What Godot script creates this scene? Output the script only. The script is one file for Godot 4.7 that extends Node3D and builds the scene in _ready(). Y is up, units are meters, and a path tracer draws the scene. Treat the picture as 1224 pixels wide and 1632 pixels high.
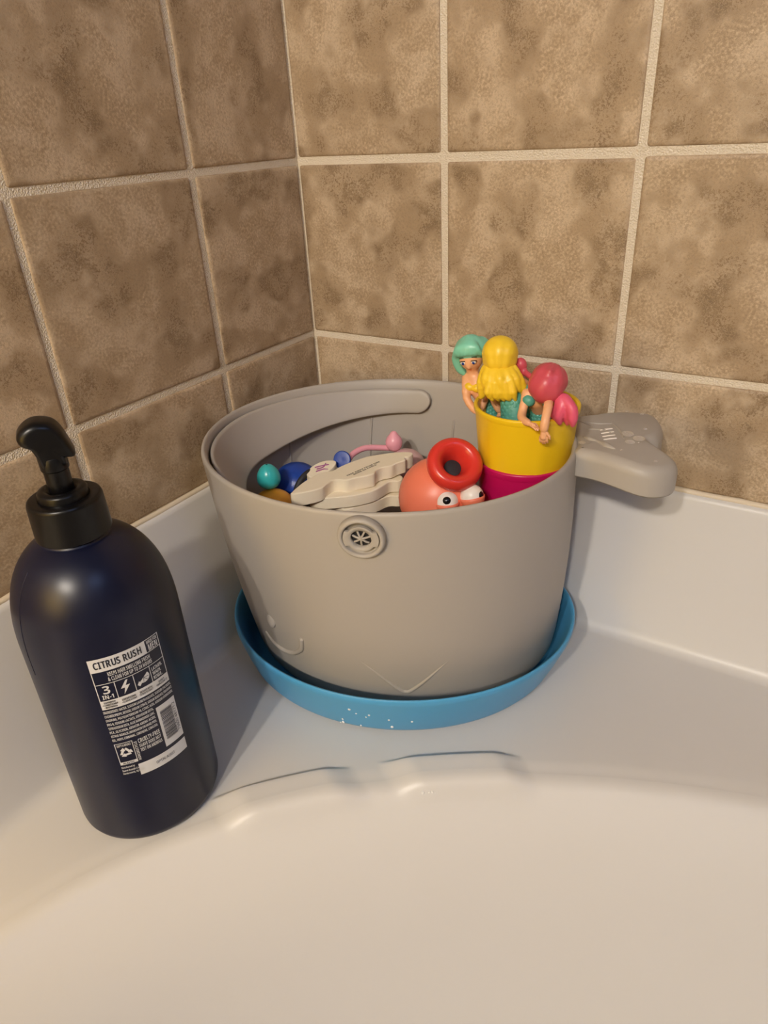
extends Node3D
# Lengths are written in tile pitches (S metres); y = 0 is the tub's corner deck, the tiled corner stands at x = z = 0.
const S := 0.145
const R1 := 2.45            # grout rows
const TILE_BOTTOM := 0.862
var M := {}
var rng := RandomNumberGenerator.new()

# ---------------------------------------------------------------- mesh helpers
func new_mesh() -> Dictionary:
	return {"v": PackedVector3Array(), "i": PackedInt32Array()}

func loft(m: Dictionary, rings: Array, closed := true, cap0 := true, cap1 := true, want := 0) -> void:
	# skins a row of equal rings; want 0 turns the faces outward by signed volume, 1 / -1 forces a side
	var n: int = rings[0].size()
	var at: int = m.v.size()
	var ix := PackedInt32Array()
	var vs := PackedVector3Array()
	for r in rings:
		vs.append_array(PackedVector3Array(r))
	for k in rings.size() - 1:
		for j in (n if closed else n - 1):
			var a := k * n + j
			var b := k * n + (j + 1) % n
			ix.append_array([a, b, a + n, b, b + n, a + n])
	for e in 2:
		if (e == 0 and cap0) or (e == 1 and cap1):
			var base := 0 if e == 0 else (rings.size() - 1) * n
			var c := Vector3.ZERO
			for j in n:
				c += vs[base + j]
			vs.append(c / n)
			var ci := vs.size() - 1
			for j in n:
				if e == 0:
					ix.append_array([ci, base + (j + 1) % n, base + j])
				else:
					ix.append_array([ci, base + j, base + (j + 1) % n])
	var flip := want < 0
	if want == 0:
		var mid := Vector3.ZERO
		for p in vs:
			mid += p
		mid /= vs.size()
		var vol := 0.0
		for t in range(0, ix.size(), 3):
			vol += (vs[ix[t]] - mid).dot((vs[ix[t + 2]] - mid).cross(vs[ix[t + 1]] - mid))
		flip = vol < 0.0
	if flip:
		for t in range(0, ix.size(), 3):
			var q := ix[t]
			ix[t] = ix[t + 1]
			ix[t + 1] = q
	m.v.append_array(vs)
	for q in ix:
		m.i.append(q + at)

func finish(m: Dictionary, base: Vector3) -> ArrayMesh:
	var v: PackedVector3Array = m.v
	var ix: PackedInt32Array = m.i
	var nn := PackedVector3Array()
	nn.resize(v.size())
	for t in range(0, ix.size(), 3):
		var a := ix[t]
		var b := ix[t + 1]
		var c := ix[t + 2]
		var f := (v[c] - v[a]).cross(v[b] - v[a])
		nn[a] += f
		nn[b] += f
		nn[c] += f
	var out := PackedVector3Array()
	out.resize(v.size())
	for k in v.size():
		nn[k] = nn[k].normalized() if nn[k].length_squared() > 1e-24 else Vector3.UP
		out[k] = (v[k] - base) * S
	var arr := []
	arr.resize(Mesh.ARRAY_MAX)
	arr[Mesh.ARRAY_VERTEX] = out
	arr[Mesh.ARRAY_NORMAL] = nn
	arr[Mesh.ARRAY_INDEX] = ix
	if m.has("uv"):
		arr[Mesh.ARRAY_TEX_UV] = m.uv
	var am := ArrayMesh.new()
	am.add_surface_from_arrays(Mesh.PRIMITIVE_TRIANGLES, arr)
	return am

func base_of(n: Node) -> Vector3:
	var p := Vector3.ZERO
	while n is Node3D and n != self:
		p += n.position
		n = n.get_parent()
	return p / S

func thing(called: String, label: String, category: String, at: Vector3, group := "") -> Node3D:
	var o := Node3D.new()
	o.name = called
	add_child(o, true)
	o.position = at * S
	return tag(o, label, category, group)

func tag(o: Node3D, label: String, category: String, group := "", kind := "") -> Node3D:
	if label:
		o.set_meta("label", label)
	if category:
		o.set_meta("category", category)
	if group:
		o.set_meta("group", group)
	if kind:
		o.set_meta("kind", kind)
	return o

func obj(called: String, m: Dictionary, mat: Material, parent: Node = self, at := Vector3.ZERO) -> MeshInstance3D:
	# commits one named mesh; a top-level mesh takes its own base "at"
	var o := MeshInstance3D.new()
	o.name = called
	parent.add_child(o, true)
	if parent == self:
		o.position = at * S
	o.mesh = finish(m, base_of(o))
	o.mesh.surface_set_material(0, mat)
	return o

func circle(c: Vector3, ax: Vector3, ay: Vector3, n := 32) -> PackedVector3Array:
	var r := PackedVector3Array()
	for k in n:
		var a := TAU * k / n
		r.append(c + ax * cos(a) + ay * sin(a))
	return r

func lathe(m: Dictionary, profile: Array, c := Vector3.ZERO, n := 48, basis := Basis()) -> void:
	# profile of Vector2(radius, height) about the basis's y axis through c; equal neighbours make a crease
	var rings := []
	for p in profile:
		rings.append(circle(c + basis.y * p.y, basis.x * p.x, basis.z * p.x, n))
	loft(m, rings)

func ball(m: Dictionary, c: Vector3, r: Vector3, basis := Basis(), n := 24, rows := 14) -> void:
	var rings := []
	for k in rows + 1:
		var a := -PI / 2 + PI * clampf(k / float(rows), 0.02, 0.98)
		rings.append(circle(c + basis.y * r.y * sin(a), basis.x * r.x * cos(a), basis.z * r.z * cos(a), n))
	loft(m, rings)

func torus(m: Dictionary, c: Vector3, major: float, minor: float, basis: Basis, n := 48, k := 16, squash := 1.0) -> void:
	var rings := []
	for i in n + 1:
		var a := TAU * i / n
		var d := basis.x * cos(a) + basis.z * sin(a)
		rings.append(circle(c + d * major, d * minor, basis.y * minor * squash, k))
	loft(m, rings, true, false, false, 0)

func frame(dir: Vector3, hint := Vector3.UP) -> Basis:
	var y := dir.normalized()
	var x := y.cross(hint)
	if x.length() < 0.01:
		x = y.cross(Vector3.RIGHT)
	x = x.normalized()
	return Basis(x, y, x.cross(y).normalized())

func smooth(pts: Array, each := 8) -> PackedVector3Array:
	# Catmull-Rom through the points
	var out := PackedVector3Array()
	for k in pts.size() - 1:
		var a: Vector3 = pts[maxi(k - 1, 0)]
		var b: Vector3 = pts[k]
		var c: Vector3 = pts[k + 1]
		var d: Vector3 = pts[mini(k + 2, pts.size() - 1)]
		for j in each:
			out.append(b.cubic_interpolate(c, a, d, j / float(each)))
	out.append(pts[-1])
	return out

func tube(m: Dictionary, path: PackedVector3Array, radii, n := 12, flat := 1.0, hint := Vector3.UP) -> void:
	# a rounded rod along the path; radii is one number or a row spread along the path
	var rr := func(t: float) -> float:
		if radii is Array:
			var f: float = t * (radii.size() - 1)
			var k := mini(int(f), radii.size() - 2)
			return lerpf(radii[k], radii[k + 1], f - k)
		return radii
	var rings := []
	var last := path.size() - 1
	for k in last + 1:
		var d := (path[mini(k + 1, last)] - path[maxi(k - 1, 0)]).normalized()
		var b := frame(d, hint)
		var r: float = rr.call(k / float(last))
		if k == 0:
			for a in [0.15, 0.5, 0.8]:
				rings.append(circle(path[0] - d * r * (1.0 - a) * 0.9, b.x * r * sqrt(1 - (1 - a) * (1 - a)), b.z * r * flat * sqrt(1 - (1 - a) * (1 - a)), n))
		rings.append(circle(path[k], b.x * r, b.z * r * flat, n))
		if k == last:
			for a in [0.8, 0.5, 0.15]:
				rings.append(circle(path[k] + d * r * (1.0 - a) * 0.9, b.x * r * sqrt(1 - (1 - a) * (1 - a)), b.z * r * flat * sqrt(1 - (1 - a) * (1 - a)), n))
	loft(m, rings)

func slab(m: Dictionary, outline: Array, y0: float, y1: float, bevel: float, place = null, steps := 3) -> void:
	# a flat piece with this outline (x, z), rounded at both edges; place may bend each point
	var pts := PackedVector2Array(outline)
	if Geometry2D.is_polygon_clockwise(pts):
		pts.reverse()
	var n := pts.size()
	var nrm := PackedVector2Array()
	for k in n:
		var d := (pts[(k + 1) % n] - pts[(k - 1 + n) % n]).normalized()
		nrm.append(Vector2(d.y, -d.x))
	var at: int = m.v.size()
	var prof := []
	for k in steps + 1:
		var a := PI / 2 * k / steps
		prof.append(Vector2(bevel * (1 - sin(a)), y0 + bevel * (1 - cos(a))))
	for k in steps + 1:
		var a := PI / 2 * (steps - k) / steps
		prof.append(Vector2(bevel * (1 - sin(a)), y1 - bevel * (1 - cos(a))))
	var fix := func(p: Vector3) -> Vector3: return place.call(p) if place != null else p
	for p in prof:
		for k in n:
			var q: Vector2 = pts[k] - nrm[k] * p.x
			m.v.append(fix.call(Vector3(q.x, p.y, q.y)))
	for r in prof.size() - 1:
		for k in n:
			var a := at + r * n + k
			var b := at + r * n + (k + 1) % n
			m.i.append_array([a, a + n, b, b, a + n, b + n])
	for e in 2:
		var inset := PackedVector2Array()
		for k in n:
			inset.append(pts[k] - nrm[k] * bevel)
		var tri := Geometry2D.triangulate_polygon(inset)
		var st: int = m.v.size()
		for k in n:
			m.v.append(fix.call(Vector3(inset[k].x, y0 if e == 0 else y1, inset[k].y)))
		for t in range(0, tri.size(), 3):
			var a := inset[tri[t]]
			var b := inset[tri[t + 1]]
			var c := inset[tri[t + 2]]
			var up := (b - a).cross(c - a) > 0.0
			if up == (e == 1):
				m.i.append_array([st + tri[t], st + tri[t + 1], st + tri[t + 2]])
			else:
				m.i.append_array([st + tri[t], st + tri[t + 2], st + tri[t + 1]])

func box(m: Dictionary, lo: Vector3, hi: Vector3, bevel := 0.01) -> void:
	slab(m, [Vector2(lo.x, lo.z), Vector2(hi.x, lo.z), Vector2(hi.x, hi.z), Vector2(lo.x, hi.z)], lo.y, hi.y, bevel, null, 1)

func nets(m: Dictionary, prims: Array, cell: float, k: float, rough = null) -> void:
	# surface nets over smoothly joined tapered capsules [a, b, ra, rb]
	var lo := Vector3.INF
	var hi := -Vector3.INF
	for p in prims:
		var r: float = maxf(p[2], p[3]) + cell * 3 + k * 0.5
		for e in 2:
			lo = lo.min(p[e] - Vector3.ONE * r)
			hi = hi.max(p[e] + Vector3.ONE * r)
	var dim := Vector3i(((hi - lo) / cell).ceil()) + Vector3i.ONE
	var sx := 1
	var sy := dim.x
	var sz := dim.x * dim.y
	var f := PackedFloat32Array()
	f.resize(sz * dim.z)
	f.fill(1.0)
	for p in prims:
		var a: Vector3 = p[0]
		var b: Vector3 = p[1]
		var ra: float = p[2]
		var rb: float = p[3]
		var r := maxf(ra, rb) + k + cell * 3
		var l := Vector3i(((a.min(b) - Vector3.ONE * r - lo) / cell).floor()).max(Vector3i.ZERO)
		var h := Vector3i(((a.max(b) + Vector3.ONE * r - lo) / cell).ceil()).min(dim - Vector3i.ONE)
		var ab := b - a
		var ll := maxf(ab.length_squared(), 1e-9)
		for z in range(l.z, h.z + 1):
			for y in range(l.y, h.y + 1):
				for x in range(l.x, h.x + 1):
					var q := lo + Vector3(x, y, z) * cell - a
					var t := clampf(q.dot(ab) / ll, 0.0, 1.0)
					var d := (q - ab * t).length() - lerpf(ra, rb, t)
					var id := x + y * sy + z * sz
					var o := f[id]
					var g := maxf(k - absf(d - o), 0.0) / k
					f[id] = minf(d, o) - g * g * k * 0.25
	if rough != null:
		for z in dim.z:
			for y in dim.y:
				for x in dim.x:
					var id := x + y * sy + z * sz
					if absf(f[id]) < cell * 3:
						f[id] += rough.call(lo + Vector3(x, y, z) * cell)
	var spot := PackedInt32Array()
	spot.resize(f.size())
	spot.fill(-1)
	var at: int = m.v.size()
	var vs := PackedVector3Array()
	var off := [0, sx, sy, sx + sy, sz, sx + sz, sy + sz, sx + sy + sz]
	var pos := [Vector3(0, 0, 0), Vector3(1, 0, 0), Vector3(0, 1, 0), Vector3(1, 1, 0), Vector3(0, 0, 1), Vector3(1, 0, 1), Vector3(0, 1, 1), Vector3(1, 1, 1)]
	var edges := [[0, 1], [2, 3], [4, 5], [6, 7], [0, 2], [1, 3], [4, 6], [5, 7], [0, 4], [1, 5], [2, 6], [3, 7]]
	for z in dim.z - 1:
		for y in dim.y - 1:
			for x in dim.x - 1:
				var id := x + y * sy + z * sz
				var s := 0
				for c in 8:
					if f[id + off[c]] < 0.0:
						s += 1
				if s == 0 or s == 8:
					continue
				var sum := Vector3.ZERO
				var cnt := 0
				for e in edges:
					var u := f[id + off[e[0]]]
					var w := f[id + off[e[1]]]
					if (u < 0.0) != (w < 0.0):
						sum += pos[e[0]].lerp(pos[e[1]], u / (u - w))
						cnt += 1
				spot[id] = vs.size()
				vs.append(lo + (Vector3(x, y, z) + sum / cnt) * cell)
	m.v.append_array(vs)
	for z in range(1, dim.z - 1):
		for y in range(1, dim.y - 1):
			for x in range(1, dim.x - 1):
				var id := x + y * sy + z * sz
				for ax in 3:
					var st: int = [sx, sy, sz][ax]
					var b1: int = [sy, sz, sx][ax]
					var c1: int = [sz, sx, sy][ax]
					var u := f[id]
					var w := f[id + st]
					if (u < 0.0) == (w < 0.0):
						continue
					var a := at + spot[id]
					var b := at + spot[id - b1]
					var c := at + spot[id - b1 - c1]
					var d := at + spot[id - c1]
					if u < 0.0:
						m.i.append_array([a, c, b, a, d, c])
					else:
						m.i.append_array([a, b, c, a, c, d])

# ---------------------------------------------------------------- materials
func plastic(color: Color, rough := 0.4, spec := 0.5) -> StandardMaterial3D:
	var m := StandardMaterial3D.new()
	m.albedo_color = color
	m.roughness = rough
	m.metallic_specular = spec
	return m

func grain(freq: float, strength: float, size := 256, octaves := 3) -> NoiseTexture2D:
	var n := FastNoiseLite.new()
	n.seed = 5
	n.noise_type = FastNoiseLite.TYPE_SIMPLEX_SMOOTH
	n.frequency = freq
	n.fractal_octaves = octaves
	var t := NoiseTexture2D.new()
	t.width = size
	t.height = size
	t.seamless = true
	t.as_normal_map = true
	t.bump_strength = strength
	t.noise = n
	return t

func bumpy(m: StandardMaterial3D, tex: Texture2D, scale: float, amount := 1.0) -> StandardMaterial3D:
	m.uv1_triplanar = true
	m.uv1_scale = Vector3.ONE * scale
	m.normal_enabled = true
	m.normal_texture = tex
	m.normal_scale = amount
	return m

func noise(sd: int, freq: float, oct := 4, warp := 0.0) -> FastNoiseLite:
	var n := FastNoiseLite.new()
	n.seed = sd
	n.noise_type = FastNoiseLite.TYPE_SIMPLEX_SMOOTH
	n.frequency = freq
	n.fractal_octaves = oct
	if warp > 0.0:
		n.domain_warp_enabled = true
		n.domain_warp_amplitude = warp
		n.domain_warp_frequency = freq * 1.5
		n.domain_warp_fractal_octaves = 3
	return n

func tile_material(sd: int) -> StandardMaterial3D:
	# mottled clay-brown ceramic: soft clouds, brown blotches broken up by fine speckle, pale scuffs, small dark cracks
	var w := 576
	var big := noise(sd, 0.0045, 4, 60.0).get_image(w, w, false, false, false)
	var mid := noise(sd + 1, 0.010, 5, 45.0).get_image(w, w, false, false, false)
	var fine := noise(sd + 2, 0.11, 4, 10.0).get_image(w, w, false, false, false)
	var where := noise(sd + 3, 0.0042, 3, 30.0).get_image(w, w, false, false, false)
	var vein := noise(sd + 4, 0.02, 3, 50.0).get_image(w, w, false, false, false)
	var a := big.get_data()
	var b := mid.get_data()
	var c := fine.get_data()
	var d := where.get_data()
	var e := vein.get_data()
	var out := PackedByteArray()
	out.resize(w * w * 3)
	var tall := PackedByteArray()
	tall.resize(w * w * 3)
	var pale := Vector3(200, 180, 154)
	var tan := Vector3(172, 150, 122)
	var brown := Vector3(116, 94, 68)
	var spk := noise(sd + 5, 0.3, 2, 3.0).get_image(w, w, false, false, false).get_data()
	for k in w * w:
		var f := (c[k] - 128) / 128.0
		var g := (spk[k] - 128) / 128.0
		var cloud := clampf((a[k] * 0.40 + b[k] * 0.60 - 90.0) / 76.0 + f * 0.36 + g * 0.14, 0.0, 1.0)
		var col := tan.lerp(pale, cloud)
		# brown patches, ragged and half dissolved into speckle
		var reach := smoothstep(0.44, 0.68, d[k] / 255.0)
		var blot := smoothstep(0.36, 0.72, b[k] / 255.0 + f * 0.44 + g * 0.24) * reach
		col = col.lerp(brown, blot * 0.80)
		var isle := blot * smoothstep(0.06, 0.26, f + g * 0.3) * smoothstep(0.5, 0.66, b[k] / 255.0)
		col = col.lerp(Vector3(198, 180, 152), isle * 0.45)
		var crumb := smoothstep(0.16, 0.42, f + g * 0.35) * smoothstep(0.40, 0.62, d[k] / 255.0 * 0.7 + b[k] / 255.0 * 0.35)
		col = col.lerp(brown, crumb * 0.30)
		var scuff := smoothstep(0.60, 0.84, 1.0 - b[k] / 255.0 + f * 0.35) * smoothstep(0.52, 0.36, d[k] / 255.0)
		col = col.lerp(Vector3(206, 186, 160), scuff * 0.30)
		var wisp := smoothstep(0.07, 0.0, absf(e[k] / 255.0 - 0.42 + f * 0.08)) * smoothstep(0.46, 0.62, a[k] / 255.0)
		col = col.lerp(Vector3(205, 188, 164), wisp * 0.32)
		var v := smoothstep(0.03, 0.0, absf(e[k] / 255.0 - 0.5)) * smoothstep(0.60, 0.70, d[k] / 255.0 + f * 0.12)
		col = col.lerp(brown * 0.85, v * 0.45)
		col *= 1.0 + f * 0.13 + g * 0.07
		out[k * 3] = clampi(int(col.x), 0, 255)
		out[k * 3 + 1] = clampi(int(col.y), 0, 255)
		out[k * 3 + 2] = clampi(int(col.z), 0, 255)
		var hgt := clampi(int(128 + f * 30 + g * 14 - blot * 34 - v * 50 + cloud * 16), 0, 255)
		tall[k * 3] = hgt
		tall[k * 3 + 1] = hgt
		tall[k * 3 + 2] = hgt
	var m := plastic(Color.from_hsv(0.09, 0.02, 0.93 + 0.07 * ((sd * 7) % 10) / 9.0), 0.48, 0.45)
	m.albedo_texture = ImageTexture.create_from_image(Image.create_from_data(w, w, false, Image.FORMAT_RGB8, out))
	var hi := Image.create_from_data(w, w, false, Image.FORMAT_RGB8, tall)
	hi.bump_map_to_normal_map(2.2)
	m.normal_enabled = true
	m.normal_texture = ImageTexture.create_from_image(hi)
	m.normal_scale = 0.8
	m.uv1_triplanar = true
	m.uv1_triplanar_sharpness = 8.0
	m.uv1_scale = Vector3.ONE / 0.152
	m.uv1_offset = Vector3(0.5, 0.5, 0.5)
	return m

func materials() -> void:
	for k in 6:
		M["tile%d" % k] = tile_material(11 + k * 17)
	M.grout = bumpy(plastic(Color8(224, 212, 192), 0.9, 0.3), grain(0.1, 6.0), 24.0, 0.9)
	M.tub = plastic(Color8(208, 206, 204), 0.36, 0.45)
	M.caulk = plastic(Color8(214, 200, 178), 0.6)
	M.bucket = plastic(Color8(170, 163, 154), 0.44, 0.45)
	M.dark = plastic(Color8(40, 39, 40), 0.6)
	M.tray = plastic(Color8(78, 158, 208), 0.38)
	M.navy = plastic(Color8(14, 18, 42), 0.33, 0.45)
	M.black = plastic(Color8(11, 11, 14), 0.3, 0.4)
	M.ink = plastic(Color8(205, 205, 208), 0.5)
	M.dark_ink = plastic(Color8(22, 24, 40), 0.5)
	M.yellow = plastic(Color8(238, 198, 28), 0.33)
	M.magenta = plastic(Color8(190, 14, 88), 0.35)
	M.skin = plastic(Color8(236, 176, 130), 0.4)
	M.skin_brown = plastic(Color8(205, 150, 105), 0.4)
	M.teal_hair = plastic(Color8(128, 204, 176), 0.34)
	M.yellow_hair = plastic(Color8(243, 203, 48), 0.36)
	M.red_hair = plastic(Color8(202, 78, 90), 0.36)
	M.pink_hair = plastic(Color8(220, 88, 116), 0.36)
	M.teal_tail = plastic(Color8(84, 160, 146), 0.42)
	M.coral = plastic(Color8(240, 128, 98), 0.38)
	M.lips = plastic(Color8(212, 56, 46), 0.26)
	M.white = plastic(Color8(238, 230, 220), 0.35)
	M.pupil = plastic(Color8(18, 16, 18), 0.2)
	M.foam = bumpy(plastic(Color8(238, 226, 200), 0.85, 0.3), grain(0.12, 2.0), 30.0, 0.35)
	M.egg = plastic(Color8(56, 178, 178), 0.26)
	M.orange = plastic(Color8(232, 164, 50), 0.4)
	M.blue = plastic(Color8(22, 62, 150), 0.36)
	M.pink = plastic(Color8(236, 164, 178), 0.3)
	M.mauve = plastic(Color8(206, 168, 166), 0.4)
	M.purple = plastic(Color8(160, 96, 140), 0.6)
	M.lime = plastic(Color8(190, 180, 90), 0.6)
	M.paint = plastic(Color8(104, 103, 104), 0.8)
	M.floor = plastic(Color8(110, 100, 90), 0.6)
	M.chrome = plastic(Color8(200, 200, 202), 0.2)
	M.chrome.metallic = 1.0
	M.water = plastic(Color(1, 0.97, 0.93, 0.14), 0.06)
	M.water.transparency = BaseMaterial3D.TRANSPARENCY_ALPHA
	M.bead = plastic(Color(1.0, 1.0, 1.0, 0.6), 0.12)
	M.bead.transparency = BaseMaterial3D.TRANSPARENCY_ALPHA
	M.glass = plastic(Color(1, 1, 1, 0.06), 0.05)
	M.glass.transparency = BaseMaterial3D.TRANSPARENCY_ALPHA

# ---------------------------------------------------------------- the bucket's shape
func bucket_pt(deg: float, y: float, off := 0.0) -> Vector3:
	var s := (y - 0.13) / 1.16
	var sc := clampf(s, -0.15, 1.05)
	var c := Vector2(1.115, 0.815).lerp(Vector2(1.093, 0.894), sc)
	var a := lerpf(0.85, 0.926, sc) + 0.02 * sin(PI * clampf(s, 0, 1)) - off
	var bf := lerpf(0.728, 0.818, sc) + 0.02 * sin(PI * clampf(s, 0, 1)) - off
	var bb := lerpf(0.53, 0.818, clampf(sc, 0, 1)) - off
	var g := deg_to_rad(lerpf(-20, -11, sc))
	var t := deg_to_rad(deg)
	var u := Vector2(a * cos(t), (bf if sin(t) > 0 else bb) * sin(t)).rotated(g)
	return Vector3(c.x + u.x, y, c.y + u.y)

func bucket_ring(y: float, off: float, n := 144) -> PackedVector3Array:
	var r := PackedVector3Array()
	for k in n:
		r.append(bucket_pt(360.0 * k / n, y, off))
	return r

func bucket_out(deg: float, y: float) -> Vector3:
	var t := bucket_pt(deg + 1, y) - bucket_pt(deg - 1, y)
	var u := bucket_pt(deg, y + 0.02) - bucket_pt(deg, y - 0.02)
	return u.cross(t).normalized() * (1.0 if u.cross(t).dot(bucket_pt(deg, y) - bucket_pt(deg + 180, y)) > 0 else -1.0)

func on_bucket(pts: Array, out := 0.0) -> Array:
	var r := []
	for p in pts:
		r.append(bucket_pt(p.x, p.y) + bucket_out(p.x, p.y) * out)
	return r

func tray_ring(y: float, off: float, n := 128) -> PackedVector3Array:
	var s := y / 0.33
	var c := Vector2(1.12, 0.893).lerp(Vector2(1.165, 0.922), s)
	var a := lerpf(0.862, 0.935, s) - off
	var bf := lerpf(0.722, 0.795, s) - off
	var bb := lerpf(0.63, 0.70, s) - off
	var r := PackedVector3Array()
	for k in n:
		var t := TAU * k / n
		var u := Vector2(a * cos(t), (bf if sin(t) > 0 else bb) * sin(t)).rotated(deg_to_rad(-20))
		r.append(Vector3(c.x + u.x, y, c.y + u.y))
	return r

# ---------------------------------------------------------------- the tub's shape
const TUB := Vector2(4.8, 3.6)
func super_r(t: float, h: Vector2, p: float) -> float:
	return 1.0 / pow(pow(absf(cos(t)) / h.x, p) + pow(absf(sin(t)) / h.y, p), 1.0 / p)

func crest_r(t: float) -> float:
	return 1.0 / sqrt(pow(cos(t) / 4.2, 2) + pow(sin(t) / 2.80, 2))

func lip_bar(t: float) -> float:
	# how far this direction lies inside one of the two low bars moulded along the deck's edge
	var d := fposmod(rad_to_deg(t), 360.0)
	var s := 0.0
	for n in [[199.3, 207.6], [210.1, 219.0]]:
		s = maxf(s, smoothstep(n[0] - 0.6, n[0] + 1.8, d) * (1.0 - smoothstep(n[1] - 1.8, n[1] + 0.6, d)))
	return s

func build_tub() -> void:
	var t := thing("bathtub", "cream white acrylic bathtub with a wide corner deck below tiled walls", "bathtub", Vector3(TUB.x, -3.42, TUB.y))
	var dirs := []
	for k in 900:
		dirs.append(deg_to_rad(170 + 125.0 * k / 900))
	for k in 150:
		dirs.append(deg_to_rad(295 + 235.0 * k / 150))
	var rings := []
	var ring := func(f: Callable) -> void:
		var r := PackedVector3Array()
		for a in dirs:
			var q: Vector2 = f.call(a)
			r.append(Vector3(TUB.x + cos(a) * q.x, q.y, TUB.y + sin(a) * q.x))
		rings.append(r)
	var wall := func(a: float) -> float: return 1.0 - smoothstep(0.35, 0.75, sin(a))
	for f in [0.02, 0.4, 0.8]:
		ring.call(func(a): return Vector2((crest_r(a) - 1.35) * f, -2.5))
	for k in 6:
		var q := PI / 2 * k / 5.0
		ring.call(func(a): return Vector2(crest_r(a) - 1.12 + 0.22 * sin(q) - 0.18, -2.5 + 0.3 * (1 - cos(q))))
	var prof := [Vector2(-0.02, -0.006)]     # inward and down from the crest
	var len := 0.0
	while prof[-1].y > -1.3:
		var st := 0.012 if len < 0.12 else 0.05
		len += st
		var ang := deg_to_rad(lerpf(lerpf(4, 44, smoothstep(0.0, 0.10, len)), 68, smoothstep(0.05, 0.75, len)))
		prof.append(prof[-1] + Vector2(cos(ang), -sin(ang)) * st)
	prof.reverse()
	for k in 6:
		var f := k / 6.0
		ring.call(func(a): return Vector2(crest_r(a) - lerpf(1.05, prof[0].x, f), lerpf(-2.1, prof[0].y, f)))
	for p in prof:
		ring.call(func(a): return Vector2(crest_r(a) - p.x, p.y))
	# the deck, raised to a low rounded bar along the two lip sections
	for k in 26:
		var d := 0.02 + 0.2 * k / 25.0
		ring.call(func(a):
			var low := -0.034 * lip_bar(a) * (1.0 - smoothstep(0.112, 0.138, d))
			return Vector2(crest_r(a) + d, -0.006 * (1 - smoothstep(0.02, 0.1, d)) - low))
	for r in rings.slice(rings.size() - 40, rings.size() - 26):
		for k in r.size():
			var n := lip_bar(dirs[k])
			r[k].y += n * 0.034 * smoothstep(-0.09, 0.0, r[k].y)
	var crease := Vector2(4.52, 3.34)
	for k in range(1, 6):
		ring.call(func(a): return Vector2(lerpf(crest_r(a) + 0.22, super_r(a, crease, 14) - 0.07, k / 5.0), 0.0))
	for k in range(1, 7):
		var q := PI / 2 * 0.83 * k / 6.0
		ring.call(func(a):
			var w: float = wall.call(a)
			return Vector2(super_r(a, crease, 14) - 0.07 + 0.09 * sin(q), 0.09 * (1 - cos(q)) * w))
	for k in range(1, 8):
		var s := k / 7.0
		ring.call(func(a):
			var w: float = wall.call(a)
			return Vector2(lerpf(super_r(a, crease, 14) + 0.02, super_r(a, Vector2(4.755, 3.555), 14.0 + 26.0 * s), s), lerpf(0.065, 0.80, s) * w))
	for k in range(1, 5):
		var q := PI / 2 * k / 4.0
		ring.call(func(a):
			var w: float = wall.call(a)
			return Vector2(super_r(a, Vector2(4.755 + 0.035 * (1 - cos(q)), 3.555 + 0.035 * (1 - cos(q))), 40), (0.80 + 0.05 * sin(q)) * w))
	ring.call(func(a): return Vector2(super_r(a, Vector2(4.793, 3.593), 40), 0.85 * wall.call(a)))
	ring.call(func(a): return Vector2(super_r(a, Vector2(4.793, 3.593), 40), -3.42))
	var m := new_mesh()
	loft(m, rings, true, true, false, 1)
	# make the faces look up
	var up := 0.0
	for k in range(0, 3000, 3):
		up += (m.v[m.i[k + 2]] - m.v[m.i[k]]).cross(m.v[m.i[k + 1]] - m.v[m.i[k]]).y
	if up < 0:
		for k in range(0, m.i.size(), 3):
			var q: int = m.i[k]
			m.i[k] = m.i[k + 1]
			m.i[k + 1] = q
	obj("tub_shell", m, M.tub, t)
	# wavy caulk where the tub meets the tiles
	var wob := noise(3, 0.9, 3)
	for side in 2:
		var path := PackedVector3Array()
		for k in 160:
			var u := 0.02 + k * (9.5 if side == 0 else 7.1) / 159.0
			var y := 0.852 + 0.007 * wob.get_noise_1d(u * 4 + side * 50)
			path.append(Vector3(u, y, 0.004) if side == 0 else Vector3(0.004, y, u))
		var c := new_mesh()
		tube(c, path, 0.017, 8)
		obj("caulk_bead", c, M.caulk, t)

# ---------------------------------------------------------------- the room
func tile_mesh(w: float, h: float) -> Dictionary:
	# outline corners rounded a little, front edge pillowed; faces +z
	var m := new_mesh()
	var rings := []
	var r := 0.014
	for p in [[0.0, -0.07], [0.0, -0.012], [0.003, -0.005], [0.010, -0.0012], [0.020, 0.0], [0.020, 0.0]]:
		var ring := PackedVector3Array()
		for c in [[1, 1, 0], [-1, 1, 90], [-1, -1, 180], [1, -1, 270]]:
			for k in 3:
				var a := deg_to_rad(c[2] + 45 * k)
				var q := maxf(r - p[0], 0.003)
				ring.append(Vector3(c[0] * (w / 2 - p[0] - q) + cos(a) * q, c[1] * (h / 2 - p[0] - q) + sin(a) * q, p[1]))
		rings.append(ring)
	loft(m, rings, true, false, true, 1)
	if (m.v[m.i[2]] - m.v[m.i[0]]).cross(m.v[m.i[1]] - m.v[m.i[0]]).dot(Vector3(1, 0, 0)) < 0 and m.v[m.i[0]].x > 0:
		for k in range(0, m.i.size(), 3):
			var q: int = m.i[k]
			m.i[k] = m.i[k + 1]
			m.i[k + 1] = q
	return m

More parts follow.
